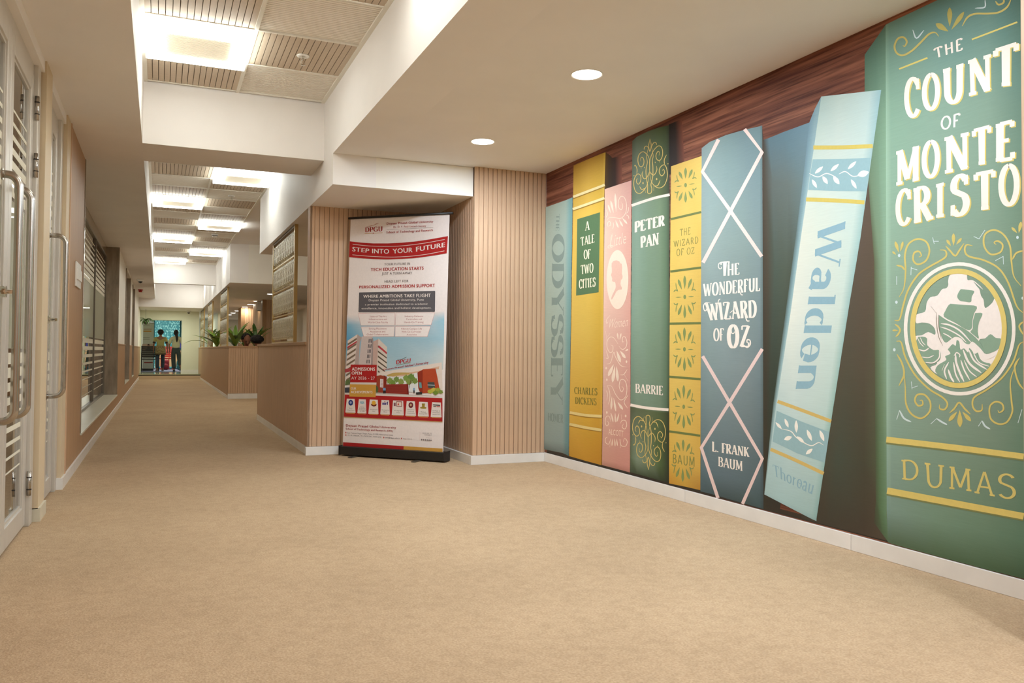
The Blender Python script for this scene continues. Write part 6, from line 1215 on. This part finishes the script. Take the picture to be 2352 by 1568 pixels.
def curly(root, c, r, name='hair', seed=1, n=60, sx=1., sz=1., face=None):
    rnd = random.Random(seed); mb = ell((c[0], c[1] - .012, c[2] + .022), r * .98 * sx, r * 1.08, r * 1.05 * sz, 18, 12)
    for i in range(n):
        a = rnd.uniform(0, 2 * PI); b = math.asin(rnd.uniform(-.35, 1)); x, y, z = math.cos(b) * math.cos(a), math.cos(b) * math.sin(a), math.sin(b)
        if y > .62 and z < .30: continue
        q = ell((c[0] + x * r * sx, c[1] - .012 + y * r * 1.05, c[2] + .022 + z * r * sz), .014, .014, .013, 6, 4); mb.add(q.v, q.f)
    return ob(name, mb, M['hair'], root, local=True, smooth=True)
ha = curly(pa, (0, -.012, 1.395), .098, seed=3, n=220)
shoes(pa, J, pmat((120, 104, 92)))
# right walker with pony tail, mid stride
qb = on(2, .167, 403, 853); pb2 = empty('person', (qb.x, qb.y, .167), 'person seen from behind in a cream blouse and dark trousers, long ponytail', 'person', rot=-.03)
J = stand(); J.update(elL=(-.225, -.01, .98), wrL=(-.215, .05, .78), elR=(.23, -.03, .98), wrR=(.245, .0, .76), knL=(-.075, .04, .42), anL=(-.05, .0, .07), toL=(-.05, .12, .025), knR=(.12, .02, .44), anR=(.17, -.16, .17), toR=(.18, -.10, .06))
person(pb2, J)
garment(pb2, 'blouse', blouse, [(0, 0, .80, .160, .124), (0, 0, 1.0, .152, .114), (0, -.005, 1.13, .160, .108), (0, -.01, 1.275, .070, .062), (-.165, -.01, 1.205, .072), (-.205, -.015, 1.08, .074), (-.225, -.01, .99, .072), (.165, -.01, 1.205, .072), (.208, -.02, 1.08, .074), (.23, -.03, .99, .072), (0, -.012, 1.21, .135, .088)], [(0, 1), (1, 2), (2, 10), (10, 3), (10, 4), (4, 5), (5, 6), (10, 7), (7, 8), (8, 9)])
garment(pb2, 'trousers', slate, [(0, 0, .97, .135, .102), (0, 0, .78, .142, .112), (-.085, 0, .70, .094), (-.075, .04, .42, .080), (-.05, .0, .09, .082), (.09, 0, .70, .094), (.12, .02, .44, .078), (.165, -.13, .20, .076)], [(0, 1), (1, 2), (2, 3), (3, 4), (1, 5), (5, 6), (6, 7)])
ob('hair', ell((0, -.022, 1.405), .086, .100, .110, 20, 14), M['hair'], pb2, local=True, smooth=True)
ob('ponytail', MB().tube([(.01, -.10, 1.40), (.02, -.145, 1.36), (.03, -.14, 1.26), (.035, -.125, 1.15), (.03, -.12, 1.06)], [.022, .042, .046, .036, .010], 12), M['hair'], pb2, local=True, smooth=True)
shoes(pb2, J, M['black'])
# two seated people behind the counter
def seated(root, shirt, turn, nod, fwd=.10):
    J = dict(pelvis=(0, 0, .46), waist=(0, .02, .62), chest=(0, .06, .80), neck=(0, .10, .93), head=(0, .10 + fwd * .4, 1.045), shL=(-.17, .07, .88), shR=(.17, .07, .88), elL=(-.21, .17, .66), elR=(.21, .17, .66), wrL=(-.10, .36, .70), wrR=(.10, .36, .70),
             hpL=(-.09, .02, .45), hpR=(.09, .02, .45), knL=(-.11, .42, .45), knR=(.11, .42, .45), anL=(-.11, .40, .08), anR=(.11, .40, .08), toL=(-.11, .52, .025), toR=(.11, .52, .025), thL=(1, 0, 0), thR=(-1, 0, 0))
    person(root, J, head_turn=turn, nod=nod)
    garment(root, 'shirt', shirt, [(0, 0, .48, .15, .12), (0, .02, .62, .14, .11), (0, .06, .80, .158, .11), (0, .095, .90, .08, .07), (-.17, .07, .875, .07), (-.21, .165, .68, .056), (.17, .07, .875, .07), (.21, .165, .68, .056)], [(0, 1), (1, 2), (2, 3), (2, 4), (4, 5), (2, 6), (6, 7)])
    garment(root, 'trousers', denim, [(0, 0, .46, .14, .12), (-.09, .02, .45, .09), (-.11, .42, .45, .07), (-.11, .40, .10, .055), (.09, .02, .45, .09), (.11, .42, .45, .07), (.11, .40, .10, .055)], [(0, 1), (1, 2), (2, 3), (0, 4), (4, 5), (5, 6)])
    shoes(root, J, M['black'])
    return J
def put(px, py, Y, lab, rot):
    q = on(1, Y, px, py); k = q.z / 1.045; r = empty('person', (q.x - math.sin(-rot) * .14 * k, Y - math.cos(rot) * .14 * k, 0), lab, 'person', rot=rot); r.scale = (k, k, k); return r
ps = put(567, 781, 18.75, 'seated dark haired person behind the counter looking down, face visible', PI + .25)
seated(ps, mat('shirt_dark_grey', A(70, 70, 74), .8, noise=.1), -.15, .5); curly(ps, (0, .125, 1.068), .088, seed=8, n=200, sz=.92)
qh = put(591, 785, 17.95, 'seated person beside the one looking down, only black hair showing', -.25)
seated(qh, mat('shirt_black', A(40, 40, 44), .8, noise=.1), 0, .1); curly(qh, (0, .12, 1.07), .104, seed=11, n=260, sx=1.12, sz=.8)
def stool(x, y, h, rot, m, lab, nm='office_chair'):
    s = empty(nm, (x, y, 0), lab, 'chair', rot=rot)
    ob('seat', MB().box(-.22, .22, -.20, .22, h - .06, h), m, s, local=True, bev=.015); ob('backrest', MB().box(-.20, .20, -.24, -.20, h + .10, h + .40), m, s, local=True, bev=.015)
    ob('back_support', MB().box(-.03, .03, -.26, -.24, h - .04, h + .3), M['black'], s, local=True); ob('column', MB().tube([(0, 0, .10), (0, 0, h - .06)], .025, 12), M['steel'], s, local=True)
    for k in range(5): a = k * 2 * PI / 5; ob('leg', MB().tube([(0, 0, .10), (.25 * math.cos(a), .25 * math.sin(a), .055)], .016, 8), M['black'], s, local=True); ob('caster', MB().tube([(.25 * math.cos(a), .25 * math.sin(a) - .012, .028), (.25 * math.cos(a), .25 * math.sin(a) + .012, .028)], .028, 12), M['black'], s, local=True)
stool(ps.location.x, ps.location.y, .38, PI + .25, M['black'], 'black office chair under the person looking down'); stool(qh.location.x, qh.location.y, .38, -.25, M['black'], 'black office chair under the person with black hair')
# ================================================================ ROOM BEYOND THE PORTAL
FZ = .167
def curtain():
    m, N, L, b = newmat('patterned_turquoise_glass'); tc = N.new('ShaderNodeTexCoord'); mp = N.new('ShaderNodeMapping'); mp.inputs['Scale'].default_value = (26, 1, 9); L.new(tc.outputs['Object'], mp.inputs[0])
    v = N.new('ShaderNodeTexVoronoi'); v.inputs['Scale'].default_value = 1.; v.inputs['Randomness'].default_value = .55; L.new(mp.outputs[0], v.inputs['Vector'])
    r = N.new('ShaderNodeValToRGB'); e = r.color_ramp.elements; e[0].position = .22; e[0].color = A(150, 214, 214); e[1].position = .55; e[1].color = A(36, 128, 140); L.new(v.outputs['Distance'], r.inputs[0])
    L.new(r.outputs[0], b.inputs['Base Color']); L.new(r.outputs[0], b.inputs['Emission Color']); b.inputs['Emission Strength'].default_value = .5; b.inputs['Roughness'].default_value = .3; return m
M['curtain'] = curtain()
YW = 38.2
a_, b_ = on(1, YW, 356, 735), on(1, YW, 424, 735)
bw_ = empty('window_4', ((a_.x + b_.x) / 2, YW, FZ), 'back-lit turquoise patterned glass wall of the far room', kind='structure')
xm = on(1, YW, 415, 735).x
ob('glass_panel', MB().box(a_.x, xm - .03, YW - .02, YW, FZ, 2.4), M['curtain'], bw_); ob('glass_panel', MB().box(xm + .03, b_.x + .3, YW - .02, YW, FZ, 2.4), M['curtain'], bw_)
ob('mullion', MB().box(xm - .03, xm + .03, YW - .04, YW, FZ, 2.4), pmat((40, 84, 92)), bw_); ob('mullion', MB().box(a_.x - .05, a_.x, YW - .04, YW, FZ, 2.4), pmat((60, 110, 118)), bw_)
# standing banner at the left
yb = 33.4; l_, r_ = on(1, yb, 326.3, 851.6), on(1, yb, 352.5, 851.6); zt = on(1, yb, 328, 740.5).z
fb = empty('roll_up_banner', ((l_.x + r_.x) / 2, yb, FZ), 'distant white roll-up banner behind the dark chair', 'banner')
ob('base_cassette', MB().box(l_.x, r_.x, yb - .05, yb + .06, FZ, FZ + .08), M['black'], fb); ob('top_rail', MB().tube([(l_.x, yb, zt), (r_.x, yb, zt)], .012, 8), M['black'], fb); ob('support_pole', MB().tube([((l_.x + r_.x) / 2, yb + .02, FZ + .08), ((l_.x + r_.x) / 2, yb + .02, zt)], .01, 8), M['alu'], fb)
s2 = ob('banner_sheet', MB().box(l_.x + .01, r_.x - .01, yb - .004, yb, FZ + .08, zt), pmat((200, 204, 190)), fb)
pf = Print((0, yb - .004, 0), (0, -1, 0)); pf.frame(310, 720, 9.8)
pf.poly('band', (176, 120, 90), [(195, 340), (375, 340), (375, 356), (195, 356)], 1); pf.poly('band', (204, 140, 50), [(190, 384), (372, 384), (372, 410), (190, 408)], 1)
for y in (235, 272, 540, 578): pf.stroke('lettering', (130, 130, 118), [(185, y), (330, y)], 9, 1, 0, False)
pf.poly('printed_portrait', (196, 170, 150), [(165, 680), (400, 680), (400, 830), (165, 830)], 1); pf.poly('printed_portrait', (96, 104, 116), [(230, 830), (245, 785), (290, 765), (330, 770), (370, 800), (380, 830)], 2); pf.dot('printed_portrait', (150, 110, 92), (303, 735), 22, 3, 32); pf.poly('printed_portrait', (40, 34, 32), [(278, 715), (285, 690), (310, 683), (330, 700), (332, 725), (315, 708), (290, 710)], 4)
pf.poly('band', (150, 50, 44), [(205, 1090), (400, 1090), (400, 1112), (205, 1112)], 1); pf.flush(s2)
# dark slatted chair and its neighbours
def cafe_chair(x, y, rot, lab, m, sc=1.0, grp=None, slats=6):
    c_ = empty('chair', (x, y, FZ), lab, 'chair', grp, rot=rot); w_ = .23 * sc
    ob('seat', MB().box(-w_, w_, -.20, .22, .42, .46), m, c_, local=True, bev=.01)
    for sx in (-1, 1):
        ob('leg', MB().tube([(sx * w_, .20, 0), (sx * (w_ - .01), .20, .42)], .016, 8), m, c_, local=True); ob('leg', MB().tube([(sx * w_, -.22, 0), (sx * w_, -.21, .46), (sx * w_, -.27, .92)], .018, 8), m, c_, local=True)
        ob('armrest', MB().tube([(sx * w_, -.22, .66), (sx * w_, .18, .66), (sx * w_, .19, .44)], .014, 8), m, c_, local=True)
    for k in range(slats): z = .50 + k * .42 / slats; ob('back_slat', MB().box(-w_, w_, -.235 - k * .009, -.222 - k * .009, z, z + .36 / slats), m, c_, local=True)
    return c_
dk_ = mat('dark_brown_wicker', A(50, 42, 34), .6, noise=.2, nscale=50.)
q = on(2, FZ, 342, 852.3); cafe_chair(q.x + .03, q.y + .1, .05, 'dark slat backed chair in front of the distant white banner', dk_, 1.25)
q = on(2, FZ, 385, 848.8); cafe_chair(q.x - .1, q.y, .3, 'red backed chair between the two walking people', M['red_plastic'], .95)
# desk with papers and monitor, bags
q = on(2, FZ, 414, 848); dx, dy = q.x - .25, q.y + .9
dsk = empty('desk', (dx, dy, FZ), 'wooden desk to the right of the person with the ponytail', 'desk')
ob('desk_top', MB().box(-.7, .7, -.3, .3, .71, .75), M['laminate'], dsk, local=True, bev=.004); ob('front_panel', MB().box(-.66, .66, -.26, -.24, .1, .70), M['laminate'], dsk, local=True)
for sx in (-1, 1): ob('side_panel', MB().box(sx * .68 - .01, sx * .68 + .01, -.28, .28, 0, .71), M['laminate'], dsk, local=True)
mon = empty('computer_monitor', (dx + .35, dy, FZ + .75), 'dark blue backed monitor on the far desk', 'monitor')
ob('screen_back', MB().box(-.2, .2, -.01, .03, .10, .40), pmat((50, 52, 110)), mon, local=True, bev=.004); ob('stand', MB().box(-.02, .02, 0, .03, .01, .12), M['black'], mon, local=True); ob('foot', MB().box(-.1, .1, -.06, .08, 0, .012), M['black'], mon, local=True)
for i, (ox, w2) in enumerate(((-.35, .16), (-.05, .12))): tg = ob('paper_stack', MB().box(dx + ox, dx + ox + w2 * 1.3, dy - .2, dy + .05, FZ + .75, FZ + .78), M['white_plastic'], label=('wider white paper stack on the left of the far desk', 'narrower white paper stack mid far desk')[i], cat='papers')
def backpack(x, y, col, lab, rot=0):
    b = empty('backpack', (x, y, FZ), lab, 'bag', rot=rot); m = pmat(col)
    sq = lambda x, y, z: tuple(math.copysign((abs(v) / r) ** .55 * r * .95, v) if abs(v) > 1e-6 else 0 for v, r in ((x, .15), (y, .10), (z, .21)))
    bd = ell((0, 0, .21), .15, .10, .21, 20, 14, sq); bd.v = [(v[0], v[1], max(v[2], 0)) for v in bd.v]; ob('bag_body', bd, m, b, local=True, smooth=True)
    pk_ = ell((0, -.10, .14), .105, .04, .11, 14, 10); ob('front_pocket', pk_, m, b, local=True, smooth=True); ob('carry_handle', MB().tube([(-.04, 0, .42), (-.03, 0, .47), (.03, 0, .47), (.04, 0, .42)], .008, 8), M['black'], b, local=True)
    for sx in (-1, 1): ob('shoulder_strap', MB().tube([(sx * .07, .10, .38), (sx * .10, .15, .24), (sx * .08, .11, .06)], .012, 8), M['black'], b, local=True)
q = on(2, FZ, 379, 849.8); backpack(q.x, q.y, (120, 40, 50), 'dark red backpack on the floor between the walkers', .2); q = on(2, FZ, 414.5, 850.2); backpack(q.x, q.y, (60, 110, 116), 'teal backpack right of the ponytailed walker', -.3)
# hanging plant above the portal at the left
hpz = 2.30; q = on(1, 29.6, 335, 738); hp = empty('hanging_plant', (q.x, 29.6, q.z), 'dark fern hanging near the ceiling at the left of the portal', 'plant')
ob('hanging_basket', MB().lathe([(.03, -.10), (.06, -.05), (.07, .0), (.06, .0)], n=18), mat('dark_basket', A(60, 54, 40), .8), hp, local=True); ob('cord', MB().tube([(0, 0, 0), (0, 0, ZD - q.z)], .004, 6), M['black'], hp, local=True)
rnd = random.Random(4)
for i in range(22): mb = MB(); leaf_blade(mb, (0, 0, .0), i * 2.4, rnd.uniform(.3, 1.2), .30, .045, rnd.uniform(1.6, 2.6), 6); ob('frond', mb, M['leaf_dark'], hp, local=True, smooth=True)
bpy.context.view_layer.update()
